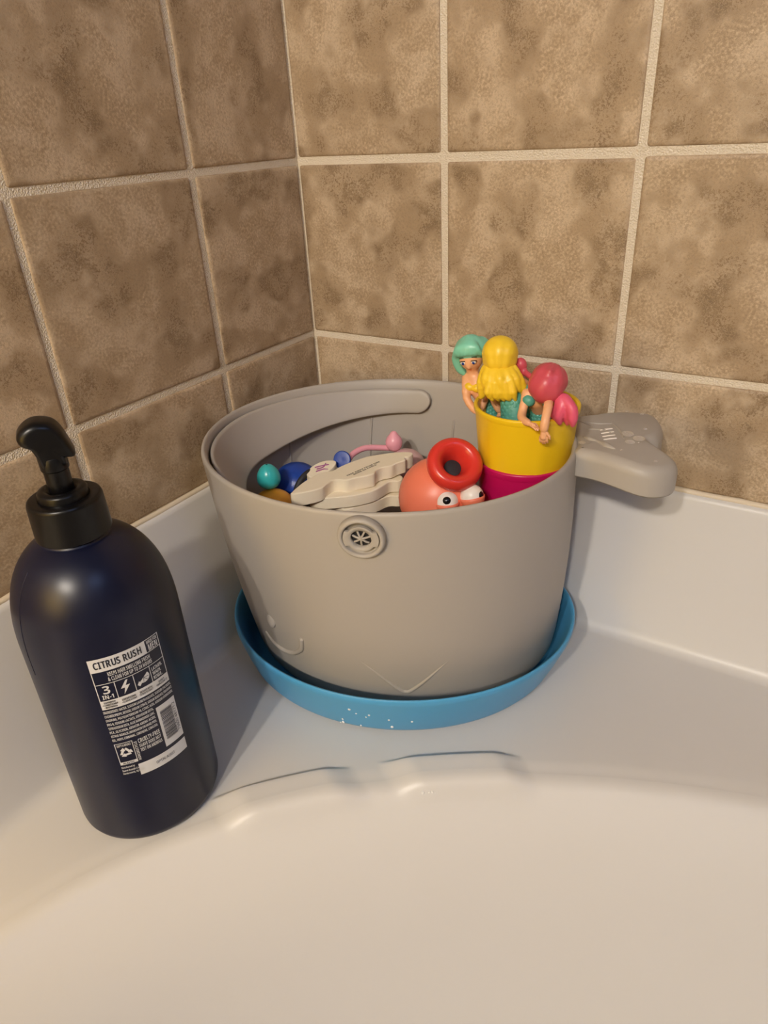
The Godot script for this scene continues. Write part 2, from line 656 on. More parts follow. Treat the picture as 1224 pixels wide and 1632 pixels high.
func tiled_wall(called: String, cuts: Array, rows: Array, left: bool) -> void:
	var w := Node3D.new()
	w.name = called
	add_child(w, true)
	w.set_meta("kind", "structure")
	var wide: float = cuts[-1]
	var top: float = rows[-1]
	var g := new_mesh()
	if left:
		box(g, Vector3(-0.6, -3.45, -0.6), Vector3(-0.008, top, wide), 0.0)
	else:
		box(g, Vector3(-0.008, -3.45, -0.6), Vector3(wide, top, -0.008), 0.0)
	obj("grout", g, M.grout, w)
	var p := new_mesh()
	if left:
		box(p, Vector3(-0.6, top, -0.6), Vector3(-0.02, 13.2, 15.6), 0.0)
		box(p, Vector3(-0.6, -3.45, wide), Vector3(-0.02, top, 15.6), 0.0)
	else:
		box(p, Vector3(-0.02, top, -0.6), Vector3(10.2, 13.2, -0.02), 0.0)
	obj("painted_plaster", p, M.paint, w)
	var half := 0.0175
	for r in rows.size() - 1:
		for c in cuts.size() - 1:
			var x0: float = cuts[c] + (half if c > 0 else 0.006)
			var x1: float = cuts[c + 1] - half
			var y0: float = rows[r] + (half if r > 0 else 0.0)
			var y1: float = rows[r + 1] - half
			x0 += rng.randf_range(-0.003, 0.003)
			x1 += rng.randf_range(-0.003, 0.003)
			y0 += rng.randf_range(-0.003, 0.003)
			y1 += rng.randf_range(-0.003, 0.003)
			var quarter := rng.randi() % 4
			var ww := x1 - x0
			var hh := y1 - y0
			var m := tile_mesh(ww if quarter % 2 == 0 else hh, hh if quarter % 2 == 0 else ww)
			var o := MeshInstance3D.new()
			o.name = "tile"
			w.add_child(o, true)
			o.mesh = finish(m, Vector3.ZERO)
			o.mesh.surface_set_material(0, M["tile%d" % ((r * 5 + c * 2 + (3 if left else 0) + rng.randi() % 2) % 6)])
			var proud := rng.randf_range(-0.0015, 0.0015)
			var tilt := Basis(Vector3.UP, rng.randf_range(-0.003, 0.003)) * Basis(Vector3.RIGHT, rng.randf_range(-0.003, 0.003))
			var turn := Basis(Vector3(0, 0, 1), quarter * PI / 2)
			if left:
				o.transform = Transform3D(Basis(Vector3.UP, PI / 2) * tilt * turn, Vector3(proud, (y0 + y1) / 2, (x0 + x1) / 2) * S)
			else:
				o.transform = Transform3D(tilt * turn, Vector3((x0 + x1) / 2, (y0 + y1) / 2, proud) * S)

func structure(called: String, m: Dictionary, mat: Material) -> MeshInstance3D:
	var o := obj(called, m, mat)
	o.set_meta("kind", "structure")
	return o

func build_room() -> void:
	var rows := [TILE_BOTTOM, 1.45, R1, 3.45, 4.45, 5.45, 6.45, 7.45]
	tiled_wall("wall_back", [0.0, 0.9545, 1.949, 2.949, 3.949, 4.949, 5.949, 6.949, 7.949, 8.949, 9.6], rows, false)
	tiled_wall("wall_left", [0.0, 0.84, 1.835, 2.835, 3.835, 4.835, 5.835, 6.835, 7.3], rows, true)
	var f := new_mesh()
	box(f, Vector3(-0.6, -4.0, -0.6), Vector3(10.2, -3.45, 15.6), 0.0)
	structure("floor", f, M.floor)
	var c := new_mesh()
	box(c, Vector3(-0.6, 13.2, -0.6), Vector3(10.2, 13.8, 15.6), 0.0)
	structure("ceiling", c, M.paint)
	var w := new_mesh()
	box(w, Vector3(-0.02, -3.45, 15.0), Vector3(9.6, 13.2, 15.6), 0.0)
	structure("wall_front", w, M.paint)
	# the wall on the right with a window high over the tub
	var r := new_mesh()
	var z0 := 4.3
	var z1 := 7.5
	var y0 := 7.4
	var y1 := 10.8
	box(r, Vector3(9.6, -3.45, -0.02), Vector3(10.2, 13.2, z0), 0.0)
	box(r, Vector3(9.6, -3.45, z1), Vector3(10.2, 13.2, 15.6), 0.0)
	box(r, Vector3(9.6, -3.45, z0), Vector3(10.2, y0, z1), 0.0)
	box(r, Vector3(9.6, y1, z0), Vector3(10.2, 13.2, z1), 0.0)
	structure("wall_right", r, M.paint)
	var n := new_mesh()
	for q in [[y0, y0 + 0.25, z0, z1], [y1 - 0.25, y1, z0, z1], [y0 + 0.25, y1 - 0.25, z0, z0 + 0.25], [y0 + 0.25, y1 - 0.25, z1 - 0.25, z1]]:
		box(n, Vector3(9.8, q[0], q[2]), Vector3(10.05, q[1], q[3]), 0.02)
	var fr := structure("window_1", n, M.white)
	var g := new_mesh()
	box(g, Vector3(9.9, y0 + 0.25, z0 + 0.25), Vector3(9.94, y1 - 0.25, z1 - 0.25), 0.0)
	obj("window_pane", g, M.glass, fr)

func build_vanity_light() -> void:
	var c := Vector3(VANITY.x, VANITY.y, 15.0)
	var t := thing("vanity_light", "chrome bar with two round glowing bulbs on the painted wall opposite the tiles", "lamp", c)
	var m := new_mesh()
	box(m, Vector3(c.x - 1.6, c.y - 0.35, 14.8), Vector3(c.x + 1.6, c.y + 0.35, 15.0), 0.04)
	obj("back_plate", m, M.chrome, t)
	for k in 2:
		var p := Vector3(c.x + (k - 0.5) * VANITY_GAP, c.y, 14.35)
		var s := new_mesh()
		lathe(s, [Vector2(0.16, 0), Vector2(0.16, 0.3), Vector2(0.1, 0.34)], Vector3(p.x, p.y, 14.8), 20, frame(Vector3(0, 0, -1)))
		obj("socket", s, M.chrome, t)
		var b := new_mesh()
		ball(b, p, Vector3.ONE * 0.32)
		var glow := plastic(Color.WHITE, 0.5)
		glow.emission_enabled = true
		glow.emission = WARM
		glow.emission_energy_multiplier = 3.0
		obj("bulb", b, glow, t)
		var l := OmniLight3D.new()
		l.name = "bulb_glow"
		t.add_child(l, true)
		l.position = (p - c) * S
		l.light_color = WARM
		l.light_energy = WARM_ENERGY
		l.light_size = 0.3 * S
		l.omni_range = 8.0
		l.omni_attenuation = 2.0
		l.shadow_enabled = true

func build_night_light() -> void:
	var c := Vector3(0.0, 1.75, 5.3)
	var t := thing("night_light", "small amber wall lamp on the left wall near the front of the tub", "lamp", c)
	var m := new_mesh()
	box(m, Vector3(0.0, c.y - 0.5, c.z - 0.4), Vector3(0.08, c.y + 0.5, c.z + 0.4), 0.02)
	obj("back_plate", m, M.chrome, t)
	m = new_mesh()
	tube(m, PackedVector3Array([Vector3(0.06, c.y - 0.2, c.z), Vector3(0.6, c.y - 0.52, c.z), Vector3(0.85, c.y - 0.45, c.z)]), 0.06)
	obj("bracket", m, M.chrome, t)
	m = new_mesh()
	var p := Vector3(0.85, c.y + 0.25, c.z)
	ball(m, p, Vector3.ONE * 0.68)
	var glow := plastic(Color.WHITE, 0.5)
	glow.emission_enabled = true
	glow.emission = AMBER
	glow.emission_energy_multiplier = 0.25
	obj("bulb", m, glow, t)
	var l := OmniLight3D.new()
	l.name = "bulb_glow"
	t.add_child(l, true)
	l.position = (p - c) * S
	l.light_color = AMBER
	l.light_energy = AMBER_ENERGY
	l.light_size = 0.66 * S
	l.omni_range = 8.0
	l.omni_attenuation = 2.0
	l.shadow_enabled = true

# ---------------------------------------------------------------- bucket and tray
func build_tray() -> void:
	var m := new_mesh()
	var rings := []
	for p in [[0.0, 0.25], [0.0, 0.09], [0.006, 0.04], [0.028, 0.01], [0.06, 0.0], [0.15, -0.005], [0.29, -0.007], [0.315, -0.001], [0.326, 0.006], [0.328, 0.012], [0.322, 0.018], [0.30, 0.021], [0.10, 0.027], [0.05, 0.04], [0.028, 0.07], [0.022, 0.12], [0.022, 0.3]]:
		rings.append(tray_ring(p[0], p[1]))
	loft(m, rings)
	var o := obj("tray", m, M.tray, self, Vector3(1.12, 0, 0.89))
	tag(o, "shallow sky blue plastic tray under the grey toy bucket", "tray")

func build_bucket() -> void:
	var t := thing("toy_bucket", "big grey whale shaped plastic bucket full of bath toys, standing in blue tray", "bucket", Vector3(1.11, 0.022, 0.83))
	var rings := []
	for p in [[0.023, 0.35], [0.023, 0.16], [0.03, 0.10], [0.055, 0.05], [0.09, 0.018], [0.13, 0.003], [0.2, 0.0], [0.35, 0.0], [0.5, 0.0], [0.7, 0.0], [0.9, 0.0], [1.1, 0.0], [1.24, 0.0], [1.272, 0.0], [1.284, 0.004], [1.29, 0.012], [1.288, 0.02], [1.279, 0.026], [1.25, 0.03], [1.1, 0.03], [0.8, 0.03], [0.5, 0.03], [0.25, 0.03], [0.13, 0.04], [0.07, 0.10], [0.05, 0.2], [0.05, 0.4]]:
		rings.append(bucket_ring(p[0], p[1]))
	var m := new_mesh()
	loft(m, rings)
	obj("bucket_body", m, M.bucket, t)
	# the broad rounded flap inside the rim, from the back round to the left
	m = new_mesh()
	rings = []
	for k in 93:
		var s := k / 12.0 * 0.038 if k < 12 else 0.038 + (k - 12) / 80.0 * 0.962
		var deg := -89.8 - 140.0 * s
		var e := minf(s / 0.036, 1.0)
		var cap := sqrt(maxf(1 - (1 - e) * (1 - e), 0.03))
		var e2 := minf((1 - s) / 0.06, 1.0)
		cap *= sqrt(maxf(1 - (1 - e2) * (1 - e2), 0.02))
		var mid := lerpf(1.178, 1.148, smoothstep(0.0, 0.55, s))
		var hh := lerpf(0.066, 0.112, smoothstep(0.0, 0.6, s)) * cap
		var lean := lerpf(0.012, 0.115, smoothstep(0.05, 0.6, s))
		var ring := PackedVector3Array()
		for c in 20:
			var a := TAU * c / 20
			var cy := signf(sin(a)) * pow(absf(sin(a)), 0.55)
			var cx := signf(cos(a)) * pow(absf(cos(a)), 0.55)
			var y := mid + hh * cy
			ring.append(bucket_pt(deg, y, 0.05 + lean * pow(0.5 - 0.5 * cy * cap, 1.4) + 0.016 * cx))
		rings.append(ring)
	loft(m, rings)
	obj("inner_flap", m, M.bucket, t)
	# thin moulded ribs down the inside
	for deg in [-148.0, -112.7, -80.0, -50.0]:
		m = new_mesh()
		var path := PackedVector3Array()
		for k in 9:
			path.append(bucket_pt(deg, lerpf(0.4, 1.07, k / 8.0), 0.031))
		tube(m, path, 0.007, 8)
		obj("rib", m, M.bucket, t)
	# face and belly relief
	m = new_mesh()
	ball(m, bucket_pt(122.6, 0.515), Vector3(0.03, 0.042, 0.012), frame(Vector3(0.1, 1, 0), bucket_out(122.6, 0.51)))
	obj("eye", m, M.bucket, t)
	m = new_mesh()
	tube(m, smooth(on_bucket([Vector2(131, 0.372), Vector2(127.8, 0.335), Vector2(123, 0.325), Vector2(117.4, 0.345), Vector2(113.5, 0.385), Vector2(111.2, 0.425), Vector2(109.5, 0.49)])), [0.008, 0.012, 0.013, 0.013, 0.014, 0.012], 10)
	obj("smile", m, M.bucket, t)
	m = new_mesh()
	tube(m, smooth(on_bucket([Vector2(90.2, 0.436), Vector2(87.5, 0.385), Vector2(84, 0.315), Vector2(80.6, 0.247), Vector2(79, 0.236), Vector2(77.4, 0.243), Vector2(73, 0.30), Vector2(68, 0.375), Vector2(63.2, 0.445)], -0.004)), [0.004, 0.009, 0.012, 0.013, 0.012, 0.009, 0.004], 10)
	obj("chin_crease", m, M.bucket, t)
	build_vent(t)
	build_tail(t)

func build_vent(t: Node3D) -> void:
	var deg := 78.2
	var y := 1.185
	var n := bucket_out(deg, y)
	var c := bucket_pt(deg, y)
	var b := frame(n, Vector3.UP)     # y out of the bucket
	var m := new_mesh()
	lathe(m, [Vector2(0.098, -0.02), Vector2(0.098, 0.018), Vector2(0.094, 0.028), Vector2(0.086, 0.032), Vector2(0.079, 0.028), Vector2(0.076, 0.02), Vector2(0.076, 0.004), Vector2(0.03, 0.002)], c, 48, b)
	var ring := obj("vent_ring", m, M.bucket, t)
	m = new_mesh()
	lathe(m, [Vector2(0.043, 0.0), Vector2(0.043, 0.006), Vector2(0.02, 0.007)], c, 32, b)
	obj("vent_hole", m, M.dark, ring)
	# the clip: a ring with a tab on either side
	m = new_mesh()
	var outline := []
	var tab := 0.62
	for k in 64:
		var a := TAU * k / 64
		var r := 0.059
		if absf(sin(a)) < tab * 0.8:
			r = 0.0735
		outline.append(Vector2(cos(a), sin(a)) * r)
	var hole := []
	var rings := []
	for h in [[0, 0.012], [0, 0.024], [0.002, 0.027], [1, 0.027], [1, 0.006]]:
		var rr := PackedVector3Array()
		for k in 64:
			var a := TAU * k / 64
			var o: Vector2 = outline[k]
			var q: Vector2 = o * (1 - h[0] * 6.0 / 6.0) if h[0] < 0.5 else Vector2(cos(a), sin(a)) * 0.043
			rr.append(c + b.x * q.x + b.y * h[1] + b.z * q.y)
		rings.append(rr)
	loft(m, rings, true, false, false, 0)
	obj("clip", m, M.bucket, ring)
	m = new_mesh()
	for k in 7:
		var a := TAU * k / 7 + 0.25
		var d := b.x * cos(a) + b.z * sin(a)
		tube(m, PackedVector3Array([c + b.y * 0.02, c + d * 0.02 + b.y * 0.018, c + d * 0.036 + b.y * 0.012]), 0.0045, 8)
	obj("spokes", m, M.bucket, ring)

func tail_lift(x: float, z: float) -> float:
	# the flukes dip towards their tips
	var d := Vector2(x, z).distance_to(Vector2(1.95, 0.55))
	return -0.05 * smoothstep(0.25, 0.6, d) + 0.012 * smoothstep(0.0, 0.2, d)

func build_tail(t: Node3D) -> void:
	var pts := []
	for p in [[1.932, 0.262], [2.02, 0.125], [2.09, 0.05], [2.15, 0.03], [2.2, 0.06], [2.25, 0.17], [2.279, 0.289], [2.285, 0.40], [2.262, 0.462], [2.300, 0.495], [2.374, 0.545], [2.41, 0.583], [2.418, 0.634], [2.398, 0.69], [2.35, 0.74], [2.286, 0.762], [2.2, 0.758], [2.08, 0.738]]:
		pts.append(Vector3(p[0], 0, p[1]))
	for deg in [1.0, -6.0, -13.0, -20.0, -27.0]:
		pts.append(bucket_pt(deg, 1.27, 0.012) * Vector3(1, 0, 1))
	pts.append(pts[0])
	var outline := []
	for q in smooth(pts, 5):
		outline.append(Vector2(q.x, q.z))
	outline.pop_back()
	var m := new_mesh()
	# rounded top edge, a skirt below
	var poly := PackedVector2Array(outline)
	var n := poly.size()
	var mid := Vector2(2.06, 0.47)
	var rings := []
	for p in [[0.004, 1.165], [0.0, 1.175], [0.0, 1.25], [0.003, 1.266], [0.010, 1.280], [0.020, 1.290], [0.032, 1.296], [0.045, 1.298]]:
		var ring := PackedVector3Array()
		for k in n:
			var d := (poly[(k + 1) % n] - poly[(k - 1 + n) % n]).normalized()
			var inn := Vector2(-d.y, d.x)
			if inn.dot(mid - poly[k]) < 0:
				inn = -inn
			var q: Vector2 = poly[k] + inn * p[0]
			ring.append(Vector3(q.x, p[1] + tail_lift(q.x, q.y), q.y))
		rings.append(ring)
	var last: PackedVector3Array = rings[-1]
	for f in [0.7, 0.4, 0.15]:
		var ring := PackedVector3Array()
		for q in last:
			var w := mid.lerp(Vector2(q.x, q.z), f)
			ring.append(Vector3(w.x, 1.298 + 0.002 * (1 - f) + tail_lift(w.x, w.y), w.y))
		rings.append(ring)
	loft(m, rings)
	var tail := obj("tail", m, M.bucket, t)
	# the moulded emblem: a bent body, two fins and a little hatching
	var top := func(x: float, z: float, h := 0.0) -> Vector3: return Vector3(x, 1.298 + tail_lift(x, z) + h, z)
	m = new_mesh()
	for s in [[[1.98, 0.56], [2.02, 0.585], [2.06, 0.60], [2.11, 0.64], [2.15, 0.655]], [[1.97, 0.47], [2.04, 0.46], [2.10, 0.50]], [[2.05, 0.36], [2.11, 0.44], [2.155, 0.53]], [[1.93, 0.40], [2.0, 0.40], [2.06, 0.37]]]:
		var path := []
		for p in s:
			path.append(top.call(p[0], p[1]))
		tube(m, smooth(path, 5), [0.004, 0.014, 0.008, 0.016, 0.005] if s.size() == 5 else [0.003, 0.007, 0.003], 8)
	obj("emblem", m, M.bucket, tail)
	m = new_mesh()
	for k in 4:
		var p := Vector2(2.052, 0.452).lerp(Vector2(2.10, 0.555), k / 3.0)
		tube(m, PackedVector3Array([top.call(p.x - 0.022, p.y + 0.016, 0.001), top.call(p.x, p.y, 0.002), top.call(p.x + 0.022, p.y - 0.016, 0.001)]), 0.004, 8)
	obj("hatching", m, M.white, tail)

# ---------------------------------------------------------------- pump bottle
const BC := Vector2(0.662, 2.339)
const BR := 0.30
func bottle_r(y: float) -> float:
	if y < 0.05:
		var f := 1 - y / 0.05
		return BR + 0.003 - 0.045 * (1 - sqrt(maxf(1 - f * f, 0)))
	if y < 0.954:
		return lerpf(BR + 0.003, BR, y / 0.954)
	var t := clampf((y - 0.954) / 0.425, 0, 1)
	return BR * pow(1 - pow(t, 2.45), 1 / 2.45)

func on_label(u: float, v: float, out := 0.0) -> Vector3:
	# u runs right along the print (0..0.267), v runs down from its top edge
	var a := deg_to_rad(46.6) - u / BR
	var y := 0.998 - v
	var r := bottle_r(y) + 0.0012 + out
	return Vector3(BC.x + cos(a) * r, y, BC.y + sin(a) * r)

func bent(m: Dictionary, u0: float, v0: float, u1: float, v1: float, out := 0.0) -> void:
	bent_poly(m, [Vector2(u0, v0), Vector2(u1, v0), Vector2(u1, v1), Vector2(u0, v1)], out)

func bent_poly(m: Dictionary, poly: Array, out := 0.0) -> void:
	# a printed shape laid on the bottle, cut into strips so that it follows the curve
	var lo := 9.0
	var hi := -9.0
	for p in poly:
		lo = minf(lo, p.x)
		hi = maxf(hi, p.x)
	var n := maxi(1, ceili((hi - lo) / 0.02))
	for k in n:
		var a := lerpf(lo, hi, k / float(n))
		var b := lerpf(lo, hi, (k + 1) / float(n))
		for piece in Geometry2D.intersect_polygons(PackedVector2Array(poly), PackedVector2Array([Vector2(a, -1), Vector2(b, -1), Vector2(b, 2), Vector2(a, 2)])):
			var tri := Geometry2D.triangulate_polygon(piece)
			var at: int = m.v.size()
			for q in piece:
				m.v.append(on_label(q.x, q.y, out))
			for t in range(0, tri.size(), 3):
				var p0 := piece[tri[t]]
				var up := (piece[tri[t + 1]] - p0).cross(piece[tri[t + 2]] - p0) > 0
				if up:
					m.i.append_array([at + tri[t], at + tri[t + 1], at + tri[t + 2]])
				else:
					m.i.append_array([at + tri[t], at + tri[t + 2], at + tri[t + 1]])

func words(m: Dictionary, text: String, u: float, v: float, wide: float, tall: float, out := 0.0012, bold := true, up := false) -> void:
	# lettering stretched to the box at (u, v); up turns it to read upwards
	var f := SystemFont.new()
	f.font_names = PackedStringArray(["Droid Sans"])
	f.font_weight = 700 if bold else 400
	var tm := TextMesh.new()
	tm.font = f
	tm.text = text
	tm.font_size = 32
	tm.pixel_size = 0.01
	tm.depth = 0.0
	tm.curve_step = 2.0
	var arr := tm.surface_get_arrays(0)
	var vs: PackedVector3Array = arr[Mesh.ARRAY_VERTEX]
	var ix: PackedInt32Array = arr[Mesh.ARRAY_INDEX] if arr[Mesh.ARRAY_INDEX] != null else PackedInt32Array(range(vs.size()))
	var lo := Vector2.INF
	var hi := -Vector2.INF
	for p in vs:
		lo = lo.min(Vector2(p.x, p.y))
		hi = hi.max(Vector2(p.x, p.y))
	var at: int = m.v.size()
	for p in vs:
		var q := (Vector2(p.x, p.y) - lo) / (hi - lo)
		if up:
			m.v.append(on_label(u + (1 - q.y) * wide, v + (1 - q.x) * tall, out))
		else:
			m.v.append(on_label(u + q.x * wide, v + (1 - q.y) * tall, out))
	for q in ix:
		m.i.append(q + at)

func build_bottle() -> void:
	var t := thing("pump_bottle", "tall matt navy blue soap bottle with black pump and printed back label", "bottle", Vector3(BC.x, 0, BC.y))
	var prof := [Vector2(0.2, 0.012), Vector2(0.235, 0.0)]
	for y in [0.0015, 0.005, 0.012, 0.022, 0.035, 0.05, 0.3, 0.6, 0.8, 0.9, 0.954]:
		prof.append(Vector2(bottle_r(y), y))
	for k in range(1, 20):
		var y := 0.954 + 0.425 * sin(PI / 2 * k / 20.0)
		if bottle_r(y) > 0.135:
			prof.append(Vector2(bottle_r(y), y))
	prof.append_array([Vector2(0.128, 1.355), Vector2(0.121, 1.36), Vector2(0.12, 1.372), Vector2(0.1, 1.372)])
	var m := new_mesh()
	lathe(m, prof, Vector3(BC.x, 0, BC.y), 96)
	var body := obj("bottle_body", m, M.navy, t)
	# side seam of the moulded bottle
	m = new_mesh()
	var seam := PackedVector3Array()
	for k in 14:
		var y := lerpf(0.9, 1.3, k / 13.0)
		var a := deg_to_rad(94)
		seam.append(Vector3(BC.x + cos(a) * bottle_r(y), y, BC.y + sin(a) * bottle_r(y)))
	tube(m, seam, 0.0016, 6)
	obj("mould_seam", m, M.navy, body)
	m = new_mesh()
	lathe(m, [Vector2(0.1, 1.368), Vector2(0.128, 1.368), Vector2(0.1335, 1.374), Vector2(0.130, 1.50), Vector2(0.126, 1.512), Vector2(0.118, 1.516), Vector2(0.09, 1.516), Vector2(0.088, 1.512), Vector2(0.088, 1.512), Vector2(0.086, 1.535), Vector2(0.08, 1.545), Vector2(0.066, 1.549), Vector2(0.05, 1.545), Vector2(0.047, 1.53)], Vector3(BC.x, 0, BC.y), 56)
	obj("collar", m, M.black, t)
	m = new_mesh()
	lathe(m, [Vector2(0.043, 1.5), Vector2(0.043, 1.66), Vector2(0.03, 1.665)], Vector3(BC.x, 0, BC.y), 32)
	obj("pump_stem", m, M.black, t)
	# the head: a hood with a short broad spout pointing to the left wall, on a round sleeve
	var dir := Vector3(-0.55, 0, 0.83).normalized()
	var side := Vector3.UP.cross(dir)
	var c := Vector3(BC.x, 0, BC.y)
	m = new_mesh()
	var hood := [Vector2(0.036, 1.632), Vector2(0.042, 1.66), Vector2(0.050, 1.695), Vector2(0.060, 1.718), Vector2(0.078, 1.728), Vector2(0.092, 1.740), Vector2(0.097, 1.757), Vector2(0.087, 1.778), Vector2(0.062, 1.797), Vector2(0.03, 1.808), Vector2(0.0, 1.806), Vector2(-0.03, 1.795), Vector2(-0.05, 1.772), Vector2(-0.064, 1.735), Vector2(-0.075, 1.69), Vector2(-0.078, 1.672), Vector2(-0.072, 1.664), Vector2(-0.054, 1.668), Vector2(-0.045, 1.662), Vector2(-0.036, 1.632)]
	var rings := []
	for e in [[-0.058, 0.62], [-0.054, 0.84], [-0.042, 0.96], [-0.024, 1.0], [0.024, 1.0], [0.042, 0.96], [0.054, 0.84], [0.058, 0.62]]:
		var ring := PackedVector3Array()
		var row := []
		for q in hood:
			row.append(Vector3(q.x, q.y, 0))
		row.append(row[0])
		for q0 in smooth(row, 3).slice(0, -1):
			var q := Vector3(q0.x if q0.x < 0.036 else 0.036 + (q0.x - 0.036) * 0.85, q0.y, 0)
			var w: float = 1.0 if q.y > 1.70 else lerpf(0.7, 1.0, (q.y - 1.632) / 0.068)
			ring.append(c + dir * (q.x * e[1]) + side * e[0] * w + Vector3.UP * (1.735 + (q.y - 1.735) * (e[1] if q.y > 1.735 else 0.5 + 0.5 * e[1])))
		rings.append(ring)
	loft(m, rings)
	var head := obj("pump_head", m, M.black, t)
	m = new_mesh()
	lathe(m, [Vector2(0.03, 1.622), Vector2(0.046, 1.622), Vector2(0.048, 1.626), Vector2(0.048, 1.67), Vector2(0.03, 1.68)], c, 32)
	obj("sleeve", m, M.black, head)
	build_label(body)

func build_label(body: Node3D) -> void:
	var W := 0.267
	var pan := new_mesh()
	bent(pan, 0, 0, W * 0.775, 0.056)
	for q in [[0.0, 0.0, W, 0.003], [W - 0.003, 0.0, W, 0.235], [0.0, 0.05, 0.003, 0.235], [0.0, 0.115, W, 0.1175], [0.0, 0.056, W, 0.0585], [0.0, 0.194, W, 0.236], [0.066, 0.117, 0.0685, 0.194], [0.133, 0.117, 0.1355, 0.194], [0.198, 0.117, 0.2005, 0.194]]:
		bent(pan, q[0], q[1], q[2], q[3])
	bent_poly(pan, [Vector2(0.181, 0.317), Vector2(W, 0.317), Vector2(W, 0.527), Vector2(0.181, 0.527)])   # barcode field
	bent(pan, 0.062, 0.545, W, 0.605)
	# bolt and citrus wedge
	bent_poly(pan, [Vector2(0.106, 0.125), Vector2(0.083, 0.158), Vector2(0.098, 0.158), Vector2(0.09, 0.187), Vector2(0.118, 0.149), Vector2(0.102, 0.149), Vector2(0.114, 0.125)])
	var wedge := []
	for k in 13:
		var a := deg_to_rad(-40 + 180.0 * k / 12)
		wedge.append(Vector2(0.169, 0.150) + Vector2(cos(a), sin(a)) * 0.024)
	bent_poly(pan, wedge)
	bent_poly(pan, [Vector2(0.150, 0.158), Vector2(0.158, 0.172), Vector2(0.150, 0.182), Vector2(0.142, 0.172)])
	# recycling panel: frame and three bent arrows
	for q in [[0.0, 0.415, 0.066, 0.4175], [0.0, 0.415, 0.0025, 0.53], [0.0635, 0.415, 0.066, 0.53], [0.0, 0.515, 0.066, 0.53]]:
		bent(pan, q[0], q[1], q[2], q[3])
	for k in 3:
		var turn := TAU * k / 3
		var ar := []
		for p in [Vector2(-0.017, 0.012), Vector2(-0.008, -0.006), Vector2(-0.013, -0.009), Vector2(0.0, -0.022), Vector2(0.006, -0.004), Vector2(0.001, -0.003), Vector2(-0.008, 0.015)]:
			ar.append(Vector2(0.033, 0.466) + (p + Vector2(-0.006, -0.004)).rotated(turn))
		bent_poly(pan, ar)
	var label := obj("back_label", pan, M.ink, body)
	label.set_meta("label", "pale grey printed back label")
	# dark print on the pale fields
	var d := new_mesh()
	words(d, "CITRUS RUSH", 0.016, 0.012, 0.172, 0.032)
	words(d, "SHAMPOO", 0.012, 0.1985, 0.042, 0.009)
	words(d, "+CONDITIONER", 0.006, 0.210, 0.054, 0.009)
	words(d, "+BODYWASH", 0.010, 0.2215, 0.046, 0.009)
	words(d, "ENERGIZING", 0.076, 0.204, 0.05, 0.009)
	words(d, "+CLEAN SCENT", 0.074, 0.216, 0.054, 0.009)
	words(d, "INFUSED WITH", 0.141, 0.204, 0.05, 0.009)
	words(d, "CITRUS EXTRACT", 0.139, 0.216, 0.054, 0.009)
	words(d, "DON'T", 0.22, 0.204, 0.026, 0.009)
	words(d, "SWALLOW IT", 0.208, 0.216, 0.05, 0.009)
	words(d, "PLASTIC", 0.012, 0.5175, 0.042, 0.010)
	words(d, "0PTN.A/J03", 0.128, 0.568, 0.078, 0.017, 0.0012, false)
	rng.seed = 77
	var v := 0.345
	while v < 0.495:
		var th := rng.randf_range(0.0016, 0.0045)
		bent(d, 0.192, v, 0.244, v + th, 0.0012)
		v += th + rng.randf_range(0.0018, 0.004)
	words(d, "79400 48171 2", 0.247, 0.342, 0.013, 0.15, 0.0012, false, true)
	# the pips of the wedge
	for a in [0.1, 0.9, 1.7]:
		var p := Vector2(0.169, 0.150)
		var e: Vector2 = p + Vector2(cos(a), sin(a)) * 0.021
		var s: Vector2 = Vector2(-sin(a), cos(a)) * 0.001
		bent_poly(d, [p - s, e - s, e + s, p + s], 0.0012)
	obj("dark_lettering", d, M.dark_ink, label)
	# pale print on the navy bottle
	var w := new_mesh()
	words(w, "MADE FOR", W * 0.80, 0.006, W * 0.17, 0.015)
	words(w, "MEN", W * 0.81, 0.024, W * 0.15, 0.029)
	words(w, "KEEPS HAIR SMELLING FRESH", 0.055, 0.066, 0.158, 0.018)
	words(w, "& CLEAN FOR UP TO 24 HOURS", 0.052, 0.089, 0.164, 0.018)
	words(w, "3", 0.022, 0.124, 0.025, 0.038)
	words(w, "IN-1", 0.014, 0.167, 0.040, 0.019)
	words(w, "LATHER.", 0.206, 0.128, 0.046, 0.016)
	words(w, "WASH.", 0.206, 0.149, 0.037, 0.016)
	words(w, "RINSE.", 0.206, 0.170, 0.038, 0.016)
	var lines := ["INGREDIENTS: WATER, SODIUM LAURETH SULFATE, SODIUM CHLORIDE,", "COCAMIDOPROPYL BETAINE, SODIUM CITRATE, SODIUM BENZOATE, FRAGRANCE", "(PARFUM), POLYQUATERNIUM-10, CITRIC ACID, SODIUM HYDROXIDE,", "PPG-9, SODIUM LACTATE, DISODIUM EDTA,", "TETRASODIUM EDTA, ALOE BARBADENSIS LEAF,", "PCA, GLYCERIN, KERATIN AMINO ACIDS,", "CITRUS NOBILIS (MANDARIN ORANGE) PEEL", "OIL, HEXYL CINNAMAL, LIMONENE, LINALOOL"]
	for k in lines.size():
		words(w, lines[k], 0.0, 0.243 + k * 0.0205, W if k < 3 else 0.172, 0.0145)
	words(w, "CRUELTY-FREE", 0.086, 0.418, 0.086, 0.022)
	words(w, "SUAVE DOES NOT", 0.086, 0.446, 0.086, 0.017)
	words(w, "TEST ON ANIMALS", 0.086, 0.469, 0.086, 0.017)
	words(w, "HOW2RECYCLE", 0.070, 0.425, 0.010, 0.10, 0.0012, true, true)
	words(w, "EMPTY & REPLACE", 0.008, 0.421, 0.05, 0.012)
	words(w, "Distributed by", 0.0, 0.538, 0.05, 0.013)
	words(w, "Suave Brands Co, LLC", 0.0, 0.5545, 0.078, 0.013)
